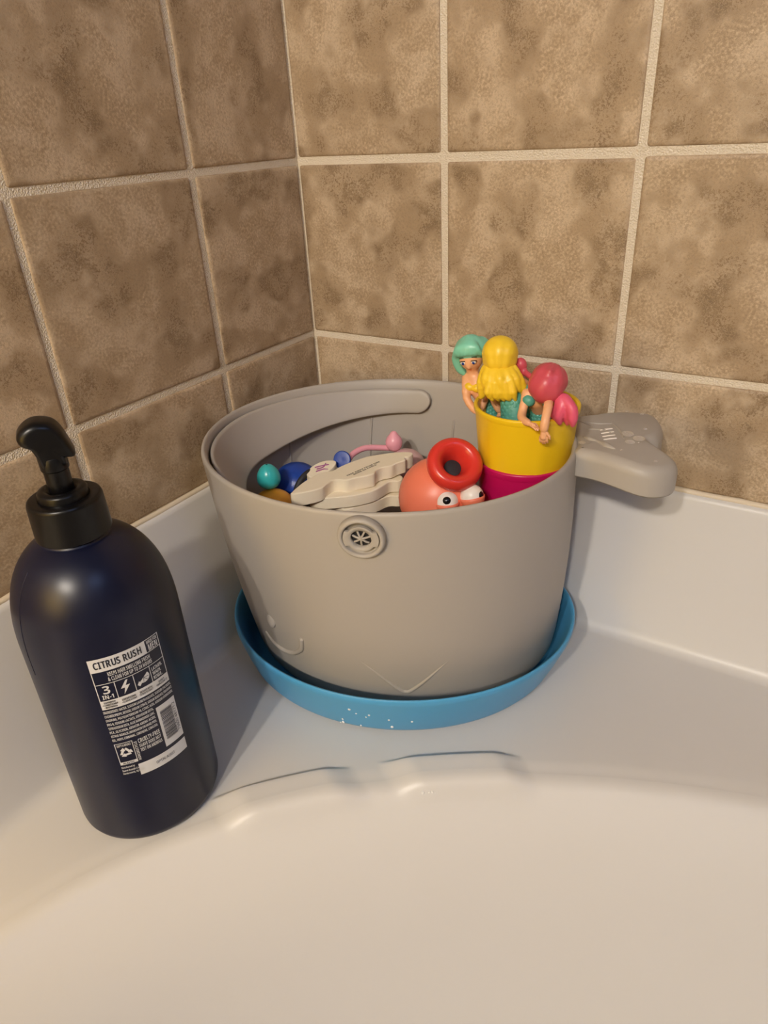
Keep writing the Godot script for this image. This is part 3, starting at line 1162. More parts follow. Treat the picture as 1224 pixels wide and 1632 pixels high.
	words(w, "Hackensack, NJ 07601", 0.0, 0.571, 0.08, 0.013)
	obj("pale_lettering", w, M.ink, label)

# ---------------------------------------------------------------- toys
func cup(called: String, label: String, mat: Material, c: Vector3, y0: float, y1: float, r0: float, r1: float) -> Node3D:
	var m := new_mesh()
	var rings := []
	var n := 72
	for p in [[0.0, 0.06], [0.0, 0.012], [0.012, 0.0], [0.06, 0.0], [0.5, 0.0], [0.93, 0.0], [0.94, -0.006], [0.985, -0.006], [0.997, -0.002], [1.0, 0.004], [0.997, 0.011], [0.985, 0.015], [0.9, 0.016], [0.5, 0.016], [0.06, 0.016], [0.05, 0.05]]:
		var rr := PackedVector3Array()
		for k in n:
			var a := TAU * k / n
			var r: float = lerpf(r0, r1, p[0]) - p[1]
			r += 0.004 * (smoothstep(0.6, 0.9, cos(a * 6 + 0.9)) - 0.3) * (1.0 if p[0] > 0.05 and p[0] < 0.93 else 0.0)
			rr.append(c + Vector3(cos(a) * r, lerpf(y0, y1, p[0]), sin(a) * r))
		rings.append(rr)
	loft(m, rings)
	var o := obj(called, m, mat, self, c + Vector3.UP * y0)
	return tag(o, label, "cup")

func foam(label: String, outline: Array, y: float, thick: float, place: Callable, group := "foam bath shapes in a pile") -> Node3D:
	var pts := []
	for p in outline:
		pts.append(Vector3(p[0], 0, p[1]))
	pts.append(pts[0])
	var o2 := []
	for q in smooth(pts, 3):
		o2.append(Vector2(q.x, q.z))
	o2.pop_back()
	var mid := Vector2.ZERO
	for q in o2:
		mid += q / o2.size()
	var m := new_mesh()
	slab(m, o2, y - thick, y, 0.006, place)
	var o := obj("foam_shape", m, M.foam, self, place.call(Vector3(mid.x, y - thick, mid.y)))
	return tag(o, label, "foam toy", group)

func build_toys() -> void:
	# cups
	cup("stacking_cup", "magenta plastic cup holding the yellow cup inside the grey bucket", M.magenta, CUP, 0.62, 1.185, 0.185, 0.225)
	cup("stacking_cup", "yellow plastic cup with three dolls standing in it", M.yellow, CUP, 1.0, 1.455, 0.205, 0.24)
	# the fish: a round body, thick open lips, two hooded eyes
	var c := Vector3(1.40, 1.015, 0.915)
	var fish := thing("fish_toy", "round coral squeeze fish with thick red lips and sleepy eyes", "bath toy", Vector3(1.40, 0.80, 0.915))
	var up := Vector3(0.455, 0.88, 0.134).normalized()
	var b := frame(up, Vector3(0, 0, 1))
	var m := new_mesh()
	var prof := []
	for k in 17:
		var a := -PI / 2 + PI * k / 20.0
		prof.append(Vector2(maxf(0.192 * cos(a), 0.004), 0.20 * sin(a)))
	prof.append_array([Vector2(0.098, 0.172), Vector2(0.03, 0.17)])
	lathe(m, prof, c, 48, b)
	obj("fish_body", m, M.coral, fish)
	m = new_mesh()
	var mb := frame(Vector3(0.50, 0.74, 0.46), Vector3(0, 0, 1))
	var mc := c + b.y * 0.235
	var lp0 := [Vector2(0.040, -0.055), Vector2(0.042, -0.045), Vector2(0.048, -0.024), Vector2(0.056, 0.0), Vector2(0.068, 0.026), Vector2(0.082, 0.040), Vector2(0.096, 0.044)]
	for k in range(1, 12):
		var a := PI / 2 - PI * k / 11.0
		lp0.append(Vector2(0.096 + 0.036 * cos(a), 0.044 * sin(a)))
	lp0.append(Vector2(0.08, -0.05))
	lathe(m, lp0, mc, 56, mb)
	var lips := obj("lips", m, M.lips, fish)
	m = new_mesh()
	lathe(m, [Vector2(0.0405, -0.040), Vector2(0.039, -0.046), Vector2(0.02, -0.0465)], mc, 36, mb)
	obj("mouth_hole", m, M.dark, lips)
	for e in [[Vector3(1.508, 1.068, 1.03), Vector3(0.42, 0.56, 0.76), -0.15], [Vector3(1.606, 1.09, 0.965), Vector3(0.92, 0.32, 0.05), 0.0]]:
		var p: Vector3 = e[0]
		var look: Vector3 = e[1].normalized()
		m = new_mesh()
		ball(m, p, Vector3.ONE * 0.055)
		var eye := obj("eye", m, M.white, fish)
		m = new_mesh()
		var lb := frame(look, Vector3.UP)
		ball(m, p + look * 0.046, Vector3(0.021, 0.012, 0.021), lb, 20, 8)
		obj("pupil", m, M.pupil, eye)
		# the lid covers the lower half
		m = new_mesh()
		var lid := frame(Vector3(0.25 + e[2], -0.86, 0.12).normalized(), look)
		var lp := []
		for k in 10:
			var a := PI / 2 * k / 9.0
			lp.append(Vector2(maxf(0.060 * cos(a), 0.002), 0.060 * sin(a) + 0.004))
		lp.push_front(Vector2(0.05, 0.002))
		lathe(m, lp, p, 28, lid)
		obj("eyelid", m, M.coral, eye)
	# foam shapes
	var flat := func(p: Vector3) -> Vector3: return p
	var tilt := func(p: Vector3) -> Vector3: return Vector3(p.x, p.y + 0.05 * (p.x - 0.93) + 0.02 * (0.95 - p.z), p.z)
	var f1 := foam("top cream foam shape of the pile, long and wavy with small black print", [[0.764, 1.269], [0.753, 1.213], [0.747, 1.122], [0.766, 1.019], [0.811, 0.975], [0.818, 0.93], [0.835, 0.87], [0.86, 0.814], [0.884, 0.766], [0.921, 0.73], [0.965, 0.691], [1.015, 0.657], [1.08, 0.634], [1.105, 0.649], [1.103, 0.685], [1.090, 0.706], [1.105, 0.725], [1.105, 0.741], [1.083, 0.781], [1.073, 0.82], [1.037, 0.855], [1.028, 0.898], [1.038, 0.928], [1.015, 0.964], [0.976, 1.003], [0.946, 1.042], [0.905, 1.051], [0.88, 1.071], [0.876, 1.113], [0.876, 1.166], [0.83, 1.228], [0.79, 1.263]], 1.06, 0.074, tilt)
	print_on_foam(f1, tilt)
	foam("cream foam shape second from the top of the pile", [[0.79, 1.16], [0.78, 1.05], [0.842, 0.94], [0.911, 0.80], [1.019, 0.73], [1.104, 0.76], [1.118, 0.808], [1.075, 0.841], [1.066, 0.904], [1.05, 0.975], [0.987, 1.063], [0.895, 1.135], [0.84, 1.17]], 0.988, 0.066, flat)
	foam("cream foam shape lowest in the pile, beside the coral fish", [[0.84, 1.06], [0.87, 0.853], [1.043, 0.772], [1.121, 0.80], [1.125, 0.84], [1.075, 0.868], [1.05, 0.95], [1.00, 1.03], [0.95, 1.09]], 0.915, 0.066, flat)
	var f4 := foam("small cream foam shape with purple print beside the navy ball", [[0.60, 0.94], [0.585, 0.88], [0.62, 0.82], [0.69, 0.80], [0.72, 0.83], [0.71, 0.90], [0.66, 0.96]], 0.99, 0.05, func(p: Vector3) -> Vector3: return Vector3(p.x, p.y + 0.25 * (0.88 - p.z) + 0.1 * (p.x - 0.65), p.z))
	m = new_mesh()
	for s in [[[0.62, 0.88], [0.65, 0.86], [0.68, 0.845]], [[0.64, 0.89], [0.665, 0.87], [0.66, 0.84]], [[0.65, 0.91], [0.68, 0.885], [0.70, 0.88]]]:
		var path := []
		for p in s:
			path.append(Vector3(p[0], 0.991 + 0.25 * (0.88 - p[1]) + 0.1 * (p[0] - 0.65), p[1]))
		tube(m, smooth(path, 4), 0.007, 6, 0.3, Vector3.RIGHT)
	obj("print_mark", m, M.purple, f4)
	# egg, orange ball, navy ball, blue paddle
	m = new_mesh()
	prof = []
	for k in 21:
		var a := -PI / 2 + PI * clampf(k / 20.0, 0.01, 0.985)
		prof.append(Vector2(0.062 * cos(a) * (1 - 0.18 * sin(a)), 0.070 * sin(a)))
	prof.append_array([Vector2(0.006, 0.0695), Vector2(0.004, 0.064)])
	lathe(m, prof, Vector3(0.505, 1.023, 1.135), 32, frame(Vector3(0.02, 1, 0.05)))
	tag(obj("egg_toy", m, M.egg, self, Vector3(0.505, 0.954, 1.135)), "turquoise egg shaped squirt toy on top of orange ball", "bath toy")
	m = new_mesh()
	ball(m, Vector3(0.545, 0.882, 1.17), Vector3(0.110, 0.078, 0.105))
	tag(obj("ball", m, M.orange, self, Vector3(0.545, 0.813, 1.17)), "orange ball at the left end of the bucket under the egg", "ball")
	var navy := thing("ball", "navy blue ball with a black band behind the turquoise egg", "ball", Vector3(0.49, 0.80, 0.90))
	m = new_mesh()
	ball(m, Vector3(0.49, 0.875, 0.90), Vector3(0.135, 0.115, 0.13), Basis(), 36, 20)
	obj("ball_shell", m, M.blue, navy)
	m = new_mesh()
	torus(m, Vector3(0.575, 0.865, 0.905), 0.100, 0.018, frame(Vector3(0.9, -0.15, 0.1)), 40, 10)
	obj("band", m, M.dark, navy)
	m = new_mesh()
	lathe(m, [Vector2(0.01, -0.008), Vector2(0.045, -0.009), Vector2(0.05, -0.004), Vector2(0.05, 0.004), Vector2(0.045, 0.009), Vector2(0.01, 0.007)], Vector3(0.715, 1.005, 0.76), 32, frame(Vector3(0.25, 0.45, 0.85)))
	tag(obj("disc_toy", m, M.blue, self, Vector3(0.715, 0.955, 0.76)), "small round royal blue disc at the left end of pink toy", "bath toy")
	# the pink toy
	var pink := thing("pink_toy", "pink bath toy with a long arm and a drop shaped knob", "bath toy", Vector3(0.95, 0.78, 0.50))
	m = new_mesh()
	tube(m, smooth([Vector3(0.73, 0.985, 0.74), Vector3(0.725, 1.005, 0.665), Vector3(0.755, 1.015, 0.59), Vector3(0.82, 0.998, 0.51), Vector3(0.88, 0.98, 0.45)]), 0.017, 12)
	obj("arm", m, M.pink, pink)
	m = new_mesh()
	lathe(m, [Vector2(0.01, -0.052), Vector2(0.03, -0.048), Vector2(0.044, -0.03), Vector2(0.049, -0.006), Vector2(0.046, 0.014), Vector2(0.037, 0.03), Vector2(0.026, 0.043), Vector2(0.019, 0.055), Vector2(0.012, 0.062), Vector2(0.003, 0.065)], Vector3(0.875, 1.03, 0.47), 32, frame(Vector3(0.0, 1, 0.0)))
	obj("knob", m, M.pink, pink)
	m = new_mesh()
	ball(m, Vector3(0.955, 0.90, 0.47), Vector3(0.11, 0.095, 0.10), Basis(), 32, 18)
	obj("toy_body", m, M.mauve, pink)

func print_on_foam(f: Node3D, place: Callable) -> void:
	# two short rows of tiny black capitals along the top
	var m := new_mesh()
	var fnt := SystemFont.new()
	fnt.font_names = PackedStringArray(["Droid Sans"])
	fnt.font_weight = 700
	var a := Vector2(0.915, 1.0)
	var b := Vector2(0.985, 0.79)
	var dir := (b - a).normalized()
	var down := Vector2(-dir.y, dir.x)
	for row in 2:
		var tm := TextMesh.new()
		tm.font = fnt
		tm.text = ["KEEP AWAY FROM FIRE", "MADE IN CHINA"][row]
		tm.font_size = 24
		tm.pixel_size = 0.01
		tm.depth = 0.0
		var arr := tm.surface_get_arrays(0)
		var vs: PackedVector3Array = arr[Mesh.ARRAY_VERTEX]
		var ix: PackedInt32Array = arr[Mesh.ARRAY_INDEX] if arr[Mesh.ARRAY_INDEX] != null else PackedInt32Array(range(vs.size()))
		var lo := Vector2.INF
		var hi := -Vector2.INF
		for p in vs:
			lo = lo.min(Vector2(p.x, p.y))
			hi = hi.max(Vector2(p.x, p.y))
		var at: int = m.v.size()
		for p in vs:
			var q := (Vector2(p.x, p.y) - lo) / (hi - lo)
			var s: Vector2 = a + dir * (q.x * (0.215 if row == 0 else 0.15) + row * 0.03) + down * (row * 0.017 + (1 - q.y) * 0.012)
			m.v.append(place.call(Vector3(s.x, 1.0612, s.y)))
		for q in ix:
			m.i.append(q + at)
	obj("lettering", m, M.pupil, f)

func hand(m: Dictionary, wrist: Vector3, dir: Vector3, palm: Vector3, size: float) -> void:
	# a tiny moulded hand: palm, four unequal bent fingers, thumb from the side
	var d := dir.normalized()
	var side := d.cross(palm).normalized()
	var prims := [[wrist, wrist + d * size * 0.42, size * 0.16, size * 0.2]]
	for k in 4:
		var o := (k - 1.5) * size * 0.12
		var l: float = [0.40, 0.48, 0.45, 0.34][k] * size
		var r0 := wrist + d * size * 0.45 + side * o
		var r1 := r0 + d * l * 0.55 + palm * l * 0.08 + side * o * 0.15
		prims.append([r0, r1, size * 0.072, size * 0.066])
		prims.append([r1, r1 + d * l * 0.4 + palm * l * 0.25, size * 0.066, size * 0.055])
	var t0 := wrist + d * size * 0.15 + side * size * 0.18
	prims.append([t0, t0 + d * size * 0.2 + side * size * 0.15, size * 0.08, size * 0.07])
	prims.append([t0 + d * size * 0.2 + side * size * 0.15, t0 + d * size * 0.38 + side * size * 0.18 + palm * size * 0.05, size * 0.07, size * 0.055])
	nets(m, prims, size * 0.045, size * 0.03)

func strand(prims: Array, pts: Array, r: Array) -> void:
	var p := smooth(pts, 3)
	for k in p.size() - 1:
		var f := k / float(p.size() - 1) * (r.size() - 1)
		var g := (k + 1) / float(p.size() - 1) * (r.size() - 1)
		var i := mini(int(f), r.size() - 2)
		var j := mini(int(g), r.size() - 2)
		prims.append([p[k], p[k + 1], lerpf(r[i], r[i + 1], f - i), lerpf(r[j], r[j + 1], g - j)])

func doll_tail(root: Node3D, pts: Array, radii: Array) -> void:
	var m := new_mesh()
	tube(m, smooth(pts, 6), radii, 24)
	var tail := obj("tail", m, M.teal_tail, root)
	# rows of moulded scales near the waist
	m = new_mesh()
	var dir: Vector3 = (pts[1] - pts[0]).normalized()
	var b := frame(dir, Vector3(0, 0, 1))
	for row in 5:
		var s := row * 0.016 + 0.012
		var c: Vector3 = pts[0] + dir * s
		var r: float = lerpf(radii[0], radii[1], clampf(s / pts[0].distance_to(pts[1]), 0, 1))
		for k in 14:
			var a := TAU * (k + 0.5 * (row % 2)) / 14
			var out := b.x * cos(a) + b.z * sin(a)
			ball(m, c + out * (r - 0.002), Vector3(0.013, 0.012, 0.007), Basis(b.y.cross(out), b.y, out), 8, 5)
	var sc := obj("scales", m, M.teal_tail, tail)
	sc.set_meta("kind", "stuff")

func build_teal_doll() -> void:
	var root := thing("mermaid_doll", "doll with teal bobbed hair and yellow top, facing out of yellow cup", "doll", Vector3(1.56, 1.1, 0.57), "dolls in the yellow cup")
	var h := Vector3(1.405, 1.625, 0.575)
	var look := Vector3(0.20, -0.30, 0.93).normalized()
	var fb := frame(Vector3(-0.10, 0.95, 0.30), look)
	var fwd := (look - fb.y * look.dot(fb.y)).normalized()
	var side := fb.y.cross(fwd)
	# body, head and arms in one skin
	var pr := [[h, h - fb.y * 0.012 + fwd * 0.01, 0.060, 0.057], [h - fb.y * 0.03 + fwd * 0.018, h - fb.y * 0.045 + fwd * 0.026, 0.040, 0.024]]
	pr.append([h - fb.y * 0.01 + fwd * 0.058, h - fb.y * 0.024 + fwd * 0.068, 0.006, 0.009])
	var neck := Vector3(1.413, 1.545, 0.575)
	var chest := Vector3(1.435, 1.475, 0.575)
	var waist := Vector3(1.475, 1.40, 0.57)
	pr.append_array([[h - fb.y * 0.04, neck, 0.024, 0.022], [neck, chest, 0.024, 0.045], [chest, waist, 0.045, 0.032]])
	pr.append_array([[chest + Vector3(-0.05, 0.035, 0.0), chest + Vector3(0.055, 0.035, 0.01), 0.022, 0.022]])
	strand(pr, [chest + Vector3(-0.05, 0.03, 0.01), Vector3(1.415, 1.43, 0.64), Vector3(1.47, 1.375, 0.655)], [0.019, 0.015, 0.013])
	strand(pr, [chest + Vector3(0.055, 0.03, 0.02), Vector3(1.505, 1.44, 0.63), Vector3(1.495, 1.385, 0.655)], [0.019, 0.015, 0.013])
	var m := new_mesh()
	nets(m, pr, 0.0055, 0.018)
	hand(m, Vector3(1.47, 1.375, 0.655), Vector3(0.6, -0.5, 0.1), Vector3(0, -0.3, -0.9), 0.05)
	hand(m, Vector3(1.495, 1.385, 0.655), Vector3(-0.1, -0.9, 0.1), Vector3(0, -0.2, -0.9), 0.05)
	var body := obj("doll_body", m, M.skin, root)
	# face
	for s in [-1.0, 1.0]:
		var p: Vector3 = h + fwd * 0.0605 + side * s * 0.026 - fb.y * 0.004
		m = new_mesh()
		ball(m, p, Vector3(0.0135, 0.0095, 0.007), Basis(side, fb.y, fwd), 16, 8)
		obj("eye", m, M.white, body)
		m = new_mesh()
		ball(m, p + fwd * 0.005 - fb.y * 0.001, Vector3(0.007, 0.0075, 0.004), Basis(side, fb.y, fwd), 14, 8)
		obj("iris", m, M.blue, body)
		m = new_mesh()
		var path := []
		for k in 5:
			var u := (k - 2) / 2.0
			path.append(p + side * u * 0.0155 + fb.y * (0.0105 - 0.005 * u * u) + fwd * (0.0045 - 0.006 * u * u))
		tube(m, smooth(path, 3), 0.0022, 6)
		var brow := []
		for k in 4:
			var u := (k - 1.5) / 1.5
			brow.append(p + side * u * 0.017 + fb.y * (0.024 - 0.003 * u * u) + fwd * (-0.006 - 0.003 * u * u))
		tube(m, smooth(brow, 3), 0.0018, 6)
		obj("lashes_and_brow", m, M.pupil, body)
	m = new_mesh()
	tube(m, smooth([h + fwd * 0.052 - fb.y * 0.044 - side * 0.012, h + fwd * 0.056 - fb.y * 0.046, h + fwd * 0.052 - fb.y * 0.044 + side * 0.012], 4), [0.002, 0.004, 0.002], 8)
	obj("mouth", m, M.lips, body)
	# hair: cap, side sweep that frames the face and curls under
	pr = [[h + fb.y * 0.022 - fwd * 0.014, h + fb.y * 0.018 - fwd * 0.02, 0.072, 0.070]]
	for k in 7:
		var u := (k - 3) / 3.0
		strand(pr, [h + fb.y * 0.072 - fwd * 0.015 + side * 0.012, h + fb.y * (0.070 - 0.012 * u * u) + fwd * 0.035 + side * u * 0.045, h + fb.y * (0.040 - 0.02 * u * u) + fwd * (0.058 - 0.022 * u * u) + side * u * 0.062], [0.014, 0.015, 0.009])
	for k in 4:
		strand(pr, [h + fb.y * 0.05 - side * 0.048 - fwd * (0.016 * k - 0.012), h + fb.y * 0.0 - side * 0.072 - fwd * (0.02 * k - 0.02), h - fb.y * 0.055 - side * 0.066 - fwd * (0.022 * k - 0.025), h - fb.y * 0.085 - side * 0.045 - fwd * (0.02 * k - 0.03)], [0.018, 0.019, 0.017, 0.008])
		strand(pr, [h + fb.y * 0.045 + side * 0.048 - fwd * (0.016 * k + 0.005), h + fb.y * 0.0 + side * 0.074 - fwd * (0.02 * k + 0.003), h - fb.y * 0.05 + side * 0.078 - fwd * (0.02 * k + 0.005), h - fb.y * 0.075 + side * 0.06 - fwd * 0.02 * k], [0.018, 0.019, 0.017, 0.008])
	m = new_mesh()
	nets(m, pr, 0.0058, 0.009)
	obj("hair", m, M.teal_hair, root)
	# bandeau top
	m = new_mesh()
	var tp := []
	for s in [-1.0, 1.0]:
		tp.append([chest + Vector3(s * 0.024, 0.004, 0.036), chest + Vector3(s * 0.02, 0.002, 0.038), 0.022, 0.022])
	tp.append([chest + Vector3(-0.036, 0.0, 0.012), chest + Vector3(0.038, 0.0, 0.012), 0.024, 0.024])
	nets(m, tp, 0.0055, 0.015)
	obj("top", m, M.yellow_hair, root)
	doll_tail(root, [waist + Vector3(0.0, 0.01, 0), Vector3(1.53, 1.29, 0.575), Vector3(1.59, 1.12, 0.58)], [0.037, 0.05, 0.034])

func build_yellow_doll() -> void:
	var root := thing("mermaid_doll", "doll with long yellow hair seen from behind in yellow cup", "doll", Vector3(1.70, 1.1, 0.68), "dolls in the yellow cup")
	var h := Vector3(1.585, 1.665, 0.645)
	var back := Vector3(0.3, 0.1, 0.95).normalized()    # the back of the head faces the camera
	var fwd := -back
	var up := Vector3(-0.06, 1, -0.06).normalized()
	var side := up.cross(back).normalized()
	var chest := Vector3(1.625, 1.50, 0.61)
	var waist := Vector3(1.668, 1.445, 0.66)
	var pr := [[h + fwd * 0.015, h + fwd * 0.02 - up * 0.01, 0.066, 0.06], [h + fwd * 0.03 - up * 0.04, h + fwd * 0.035 - up * 0.05, 0.035, 0.024], [h + fwd * 0.078 - up * 0.012, h + fwd * 0.084 - up * 0.022, 0.006, 0.008]]
	pr.append_array([[h - up * 0.05, h - up * 0.10, 0.024, 0.022], [h - up * 0.10, chest, 0.024, 0.044], [chest, waist, 0.044, 0.036], [chest + side * -0.06 + up * 0.025, chest + side * 0.06 + up * 0.025, 0.022, 0.022]])
	strand(pr, [chest - side * 0.06 + up * 0.02, chest - side * 0.075 - up * 0.05, chest - side * 0.05 - up * 0.11], [0.019, 0.015, 0.012])
	strand(pr, [chest + side * 0.062 + up * 0.02, chest + side * 0.078 - up * 0.045, chest + side * 0.085 - up * 0.10], [0.019, 0.015, 0.012])
	var m := new_mesh()
	nets(m, pr, 0.006, 0.018)
	hand(m, chest - side * 0.05 - up * 0.11, -up, fwd, 0.05)
	hand(m, chest + side * 0.085 - up * 0.10, -up, fwd, 0.05)
	var body := obj("doll_body", m, M.skin, root)
	for s in [-1.0, 1.0]:
		m = new_mesh()
		ball(m, h + fwd * 0.082 + side * s * 0.026 - up * 0.002, Vector3(0.013, 0.009, 0.007), Basis(side, up, fwd), 14, 8)
		obj("eye", m, M.white, body)
		m = new_mesh()
		ball(m, h + fwd * 0.088 + side * s * 0.026 - up * 0.002, Vector3(0.007, 0.007, 0.004), Basis(side, up, fwd), 14, 8)
		obj("iris", m, M.blue, body)
	m = new_mesh()
	tube(m, smooth([h + fwd * 0.07 - up * 0.045 - side * 0.012, h + fwd * 0.075 - up * 0.047, h + fwd * 0.07 - up * 0.045 + side * 0.012], 4), [0.002, 0.004, 0.002], 8)
	obj("mouth", m, M.lips, body)
	# rounded crown, then locks that fall and curl at the ends
	pr = [[h + back * 0.008 + up * 0.006, h + back * 0.01 - up * 0.012, 0.083, 0.080]]
	m = new_mesh()
	nets(m, pr, 0.006, 0.012, func(p: Vector3) -> float:
		var q := p - h
		var a := atan2(q.dot(side), q.dot(up) + 0.16)
		return 0.0034 * pow(absf(sin(a * 11.0)), 3.0) * smoothstep(0.0, 0.06, q.dot(back)))
	var hair := obj("hair", m, M.yellow_hair, root)
	pr = []
	for k in 9:
		var u := (k - 4) / 4.0
		var w := h - up * 0.056 + back * (0.062 - 0.03 * u * u) + side * u * 0.062
		var e := h - up * (0.150 + 0.024 * cos(k * 2.4)) + back * (0.094 - 0.05 * u * u) + side * (u * 0.096 + 0.018)
		strand(pr, [w, w.lerp(e, 0.5) + back * 0.016 + side * u * 0.010, e, e + side * (0.014 if k % 2 else -0.012) - up * 0.016 - back * 0.006], [0.021, 0.021, 0.017, 0.005])
	for k in 5:
		var u := (k - 2) / 2.0
		var w := h - up * 0.10 + back * 0.082 + side * (u * 0.045 + 0.012)
		strand(pr, [w, w - up * 0.05 + back * 0.012 + side * u * 0.012, w - up * 0.098 - back * 0.004 + side * (0.018 + u * 0.006)], [0.017, 0.018, 0.004])
	m = new_mesh()
	nets(m, pr, 0.0055, 0.006)
	obj("locks", m, M.yellow_hair, hair)
	doll_tail(root, [waist + Vector3(0.0, 0.025, 0.0), Vector3(1.692, 1.36, 0.68), Vector3(1.72, 1.12, 0.68)], [0.06, 0.066, 0.045])

func build_red_doll() -> void:
	var root := thing("mermaid_doll", "doll with rosy red hair bending over the edge of yellow cup", "doll", Vector3(1.80, 1.1, 0.66), "dolls in the yellow cup")
	var h := Vector3(1.855, 1.60, 0.745)
	# she hangs forward, so the crown faces up and the face looks down over the rim
	var up := Vector3(0.22, 0.72, 0.42).normalized()
	var fwd := Vector3(-0.1, -0.62, 0.75)
	fwd = (fwd - up * fwd.dot(up)).normalized()
	var side := up.cross(fwd)
	var chest := Vector3(1.80, 1.515, 0.715)
	var waist := Vector3(1.80, 1.43, 0.66)
	var pr := [[h - up * 0.02 + fwd * 0.012, h - up * 0.03 + fwd * 0.015, 0.058, 0.052], [h - up * 0.05 + fwd * 0.02, h - up * 0.06 + fwd * 0.022, 0.032, 0.022], [h - up * 0.035 + fwd * 0.066, h - up * 0.043 + fwd * 0.07, 0.006, 0.007]]
	pr.append_array([[h - up * 0.05, chest + Vector3(0.01, 0.04, 0.0), 0.022, 0.024], [chest + Vector3(0.01, 0.03, 0.0), chest, 0.03, 0.044], [chest, waist, 0.044, 0.036]])
	var l0 := chest + Vector3(-0.035, 0.025, 0.035)
	var r0 := chest + Vector3(0.065, 0.022, 0.03)
	pr.append([l0, r0, 0.022, 0.022])
	strand(pr, [l0, Vector3(1.765, 1.47, 0.795), Vector3(1.782, 1.455, 0.835), Vector3(1.828, 1.456, 0.875)], [0.018, 0.015, 0.014, 0.012])
	strand(pr, [r0, Vector3(1.89, 1.525, 0.82), Vector3(1.90, 1.48, 0.872), Vector3(1.899, 1.44, 0.878)], [0.018, 0.016, 0.014, 0.014])
	var m := new_mesh()
	nets(m, pr, 0.006, 0.016)
	hand(m, Vector3(1.828, 1.456, 0.875), Vector3(0.9, -0.15, 0.25), Vector3(0, -1, 0), 0.06)
	hand(m, Vector3(1.899, 1.44, 0.878), Vector3(0, -1, -0.03), Vector3(0, 0, -1), 0.078)
	var body := obj("doll_body", m, M.skin, root)
	for s in [-1.0, 1.0]:
		m = new_mesh()
		ball(m, h - up * 0.025 + fwd * 0.066 + side * s * 0.024, Vector3(0.012, 0.009, 0.007), Basis(side, up, fwd), 14, 8)
		obj("eye", m, M.white, body)
		m = new_mesh()
		ball(m, h - up * 0.025 + fwd * 0.072 + side * s * 0.024, Vector3(0.006, 0.007, 0.004), Basis(side, up, fwd), 14, 8)
		obj("iris", m, M.blue, body)
	m = new_mesh()
	tube(m, smooth([h - up * 0.058 + fwd * 0.05 - side * 0.01, h - up * 0.06 + fwd * 0.054, h - up * 0.058 + fwd * 0.05 + side * 0.01], 4), [0.002, 0.0035, 0.002], 8)
	obj("mouth", m, M.lips, body)
	pr = [[h + up * 0.004 - fwd * 0.006, h + up * 0.0 + fwd * 0.014, 0.083, 0.080], [h + up * 0.06, h + up * 0.085 + fwd * 0.005, 0.03, 0.008]]
	m = new_mesh()
	nets(m, pr, 0.006, 0.02, func(p: Vector3) -> float:
		var q := p - h
		var a := atan2(q.dot(side), q.dot(fwd) + 0.10)
		return 0.0034 * pow(absf(sin(a * 7.0)), 3.0))
	var hair := obj("hair", m, M.red_hair, root)
	# a wavy side tail
	pr = []
	var kt := h + Vector3(0.078, -0.05, 0.02)
	for k in 5:
		var o := Vector3(0.015 * (k - 2), 0.0, 0.012 * sin(k * 2.1))
		strand(pr, [kt + o * 0.5, kt + o + Vector3(0.022, -0.035, 0.012), kt + o * 1.4 + Vector3(0.018, -0.075, 0.012), kt + o + Vector3(0.028 - 0.012 * (k % 2), -0.112, 0.004)], [0.02, 0.022, 0.02, 0.008])
	m = new_mesh()
	nets(m, pr, 0.0055, 0.007)
	obj("side_tail", m, M.pink_hair, hair)
	m = new_mesh()
	ball(m, Vector3(1.672, 1.617, 0.60), Vector3(0.026, 0.034, 0.026), Basis(Vector3(0, 0, 1), 0.4))
	ball(m, Vector3(1.69, 1.59, 0.61), Vector3(0.018, 0.022, 0.018), Basis(Vector3(0, 0, 1), 0.3))
	tube(m, smooth([Vector3(1.69, 1.59, 0.61), Vector3(1.75, 1.575, 0.64), Vector3(1.80, 1.60, 0.70)], 4), 0.014)
	obj("hair_bow", m, M.red_hair, hair)
	m = new_mesh()
	nets(m, [[l0 + Vector3(0.012, -0.022, 0.016), l0 + Vector3(0.02, -0.024, 0.016), 0.026, 0.026], [chest + Vector3(-0.03, 0.0, 0.0), chest + Vector3(0.04, 0.0, 0.0), 0.032, 0.032], [l0 + Vector3(0.0, 0.01, 0.0), l0 + Vector3(-0.004, 0.03, -0.02), 0.012, 0.008]], 0.0055, 0.014)
	obj("top", m, M.teal_tail, root)
	doll_tail(root, [waist + Vector3(0, 0.02, 0), Vector3(1.80, 1.30, 0.655), Vector3(1.77, 1.12, 0.64)], [0.042, 0.05, 0.034])

# ---------------------------------------------------------------- water
func drop(at: Vector3, r: float, flat: float, normal: Vector3, label: String, group: String, mat: Material = M.water) -> void:
	var m := new_mesh()
	var prof := [Vector2(r * 0.5, 0.0)]
	for k in 8:
		var a := PI / 2 * k / 7.0
		prof.append(Vector2(maxf(r * cos(a), r * 0.02), r * flat * sin(a) + 0.0005))
	lathe(m, prof, at, 20, frame(normal, Vector3(0.1, 0.2, 1)))
	tag(obj("water_drop", m, mat, self, at), label, "water drop", group)

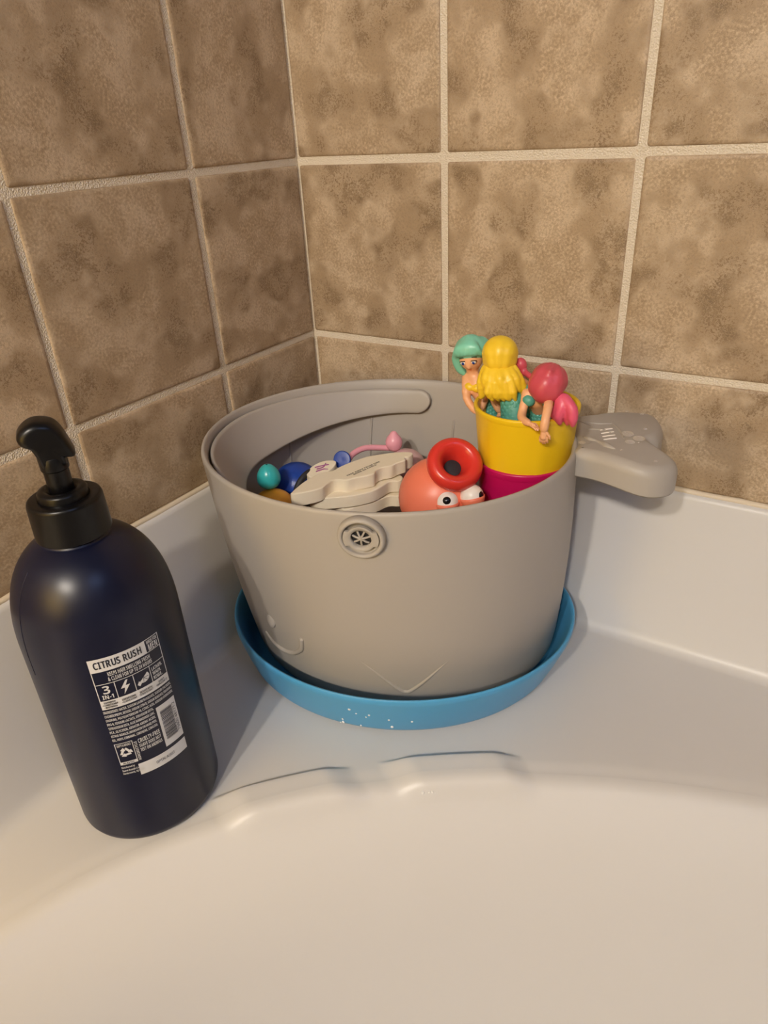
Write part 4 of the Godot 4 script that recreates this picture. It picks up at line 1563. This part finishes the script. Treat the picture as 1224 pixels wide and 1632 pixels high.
func build_drops() -> void:
	var named := ["largest of the three big water drops on the grey whale tail", "rightmost of the three big water drops on the grey whale tail", "smallest of the three big water drops on the grey whale tail", "flat water drop at the root of the grey whale tail"]
	var spots := [[2.155, 0.475, 0.030], [2.215, 0.505, 0.028], [2.19, 0.56, 0.022], [2.0, 0.645, 0.016], [2.02, 0.59, 0.008], [2.06, 0.12, 0.012], [2.13, 0.10, 0.012], [2.21, 0.37, 0.010], [2.225, 0.545, 0.007], [2.18, 0.66, 0.007], [2.33, 0.67, 0.009]]
	for k in spots.size():
		var d: Array = spots[k]
		drop(Vector3(d[0], 1.3 + tail_lift(d[0], d[1]), d[1]), d[2], 0.4, Vector3.UP, named[k] if k < 4 else "tiny bead of water scattered on the grey whale tail", "water drops on the whale tail" if k < 4 else "tiny beads of water on the whale tail")
	rng.seed = 9
	var ring0 := tray_ring(0.24, -0.006, 360)
	for k in 11:
		var i := 76 + int(rng.randf() * 26)
		var y := rng.randf_range(0.05, 0.24)
		var rr := tray_ring(y, -0.0052, 360)
		var n := (ring0[(i + 355) % 360] - ring0[(i + 5) % 360]).cross(Vector3.UP).normalized()
		if n.z < 0:
			n = -n
		drop(rr[i], rng.randf_range(0.004, 0.0075), 0.5, n, "tiny water drop clinging to the front of blue tray", "water drops on the blue tray", M.bead)
	for d in [[1.80, 1.72, -0.012], [1.84, 1.76, -0.03], [1.79, 1.76, -0.03]]:
		var a := atan2(d[1] - TUB.y, d[0] - TUB.x)
		var r := crest_r(a) - 0.06
		drop(Vector3(TUB.x + cos(a) * r, -0.022, TUB.y + sin(a) * r), 0.007, 0.4, Vector3(0.4, 0.8, 0.3), "tiny water drop on the rounded tub edge below the blue tray", "water drops on the tub edge", M.bead)

# ---------------------------------------------------------------- scene
const WARM := Color(1.0, 0.955, 0.895)
const WARM_ENERGY := 1.3
const AMBER := Color(1.0, 0.82, 0.42)
const AMBER_ENERGY := 0.065
const VANITY := Vector2(4.3, 10.0)
const VANITY_GAP := 2.2
const CUP := Vector3(1.722, 0, 0.635)

func _ready() -> void:
	var cam := Camera3D.new()
	cam.name = "camera"
	cam.fov = 72.763
	cam.near = 0.02
	cam.far = 20.0
	cam.transform = Transform3D(Basis(Vector3(0.84482, -0.0485994, -0.5328388), Vector3(-0.2240024, 0.8722646, -0.4347154), Vector3(0.4859033, 0.4866134, 0.7260202)), Vector3(2.84506, 2.61378, 3.55601) * S)
	add_child(cam)
	cam.current = true
	var env := Environment.new()
	env.background_mode = Environment.BG_COLOR
	env.background_color = Color(0.62, 0.74, 1.0)
	env.background_energy_multiplier = 7.5
	env.tonemap_mode = Environment.TONE_MAPPER_LINEAR
	env.tonemap_exposure = 1.22
	env.sdfgi_enabled = true
	env.ssao_enabled = true
	env.ssil_enabled = true
	var we := WorldEnvironment.new()
	we.name = "environment"
	we.environment = env
	add_child(we)
	rng.seed = 4
	materials()
	build_vanity_light()
	build_night_light()
	build_room()
	build_tub()
	build_tray()
	build_bucket()
	build_bottle()
	build_toys()
	build_teal_doll()
	build_yellow_doll()
	build_red_doll()
	build_drops()
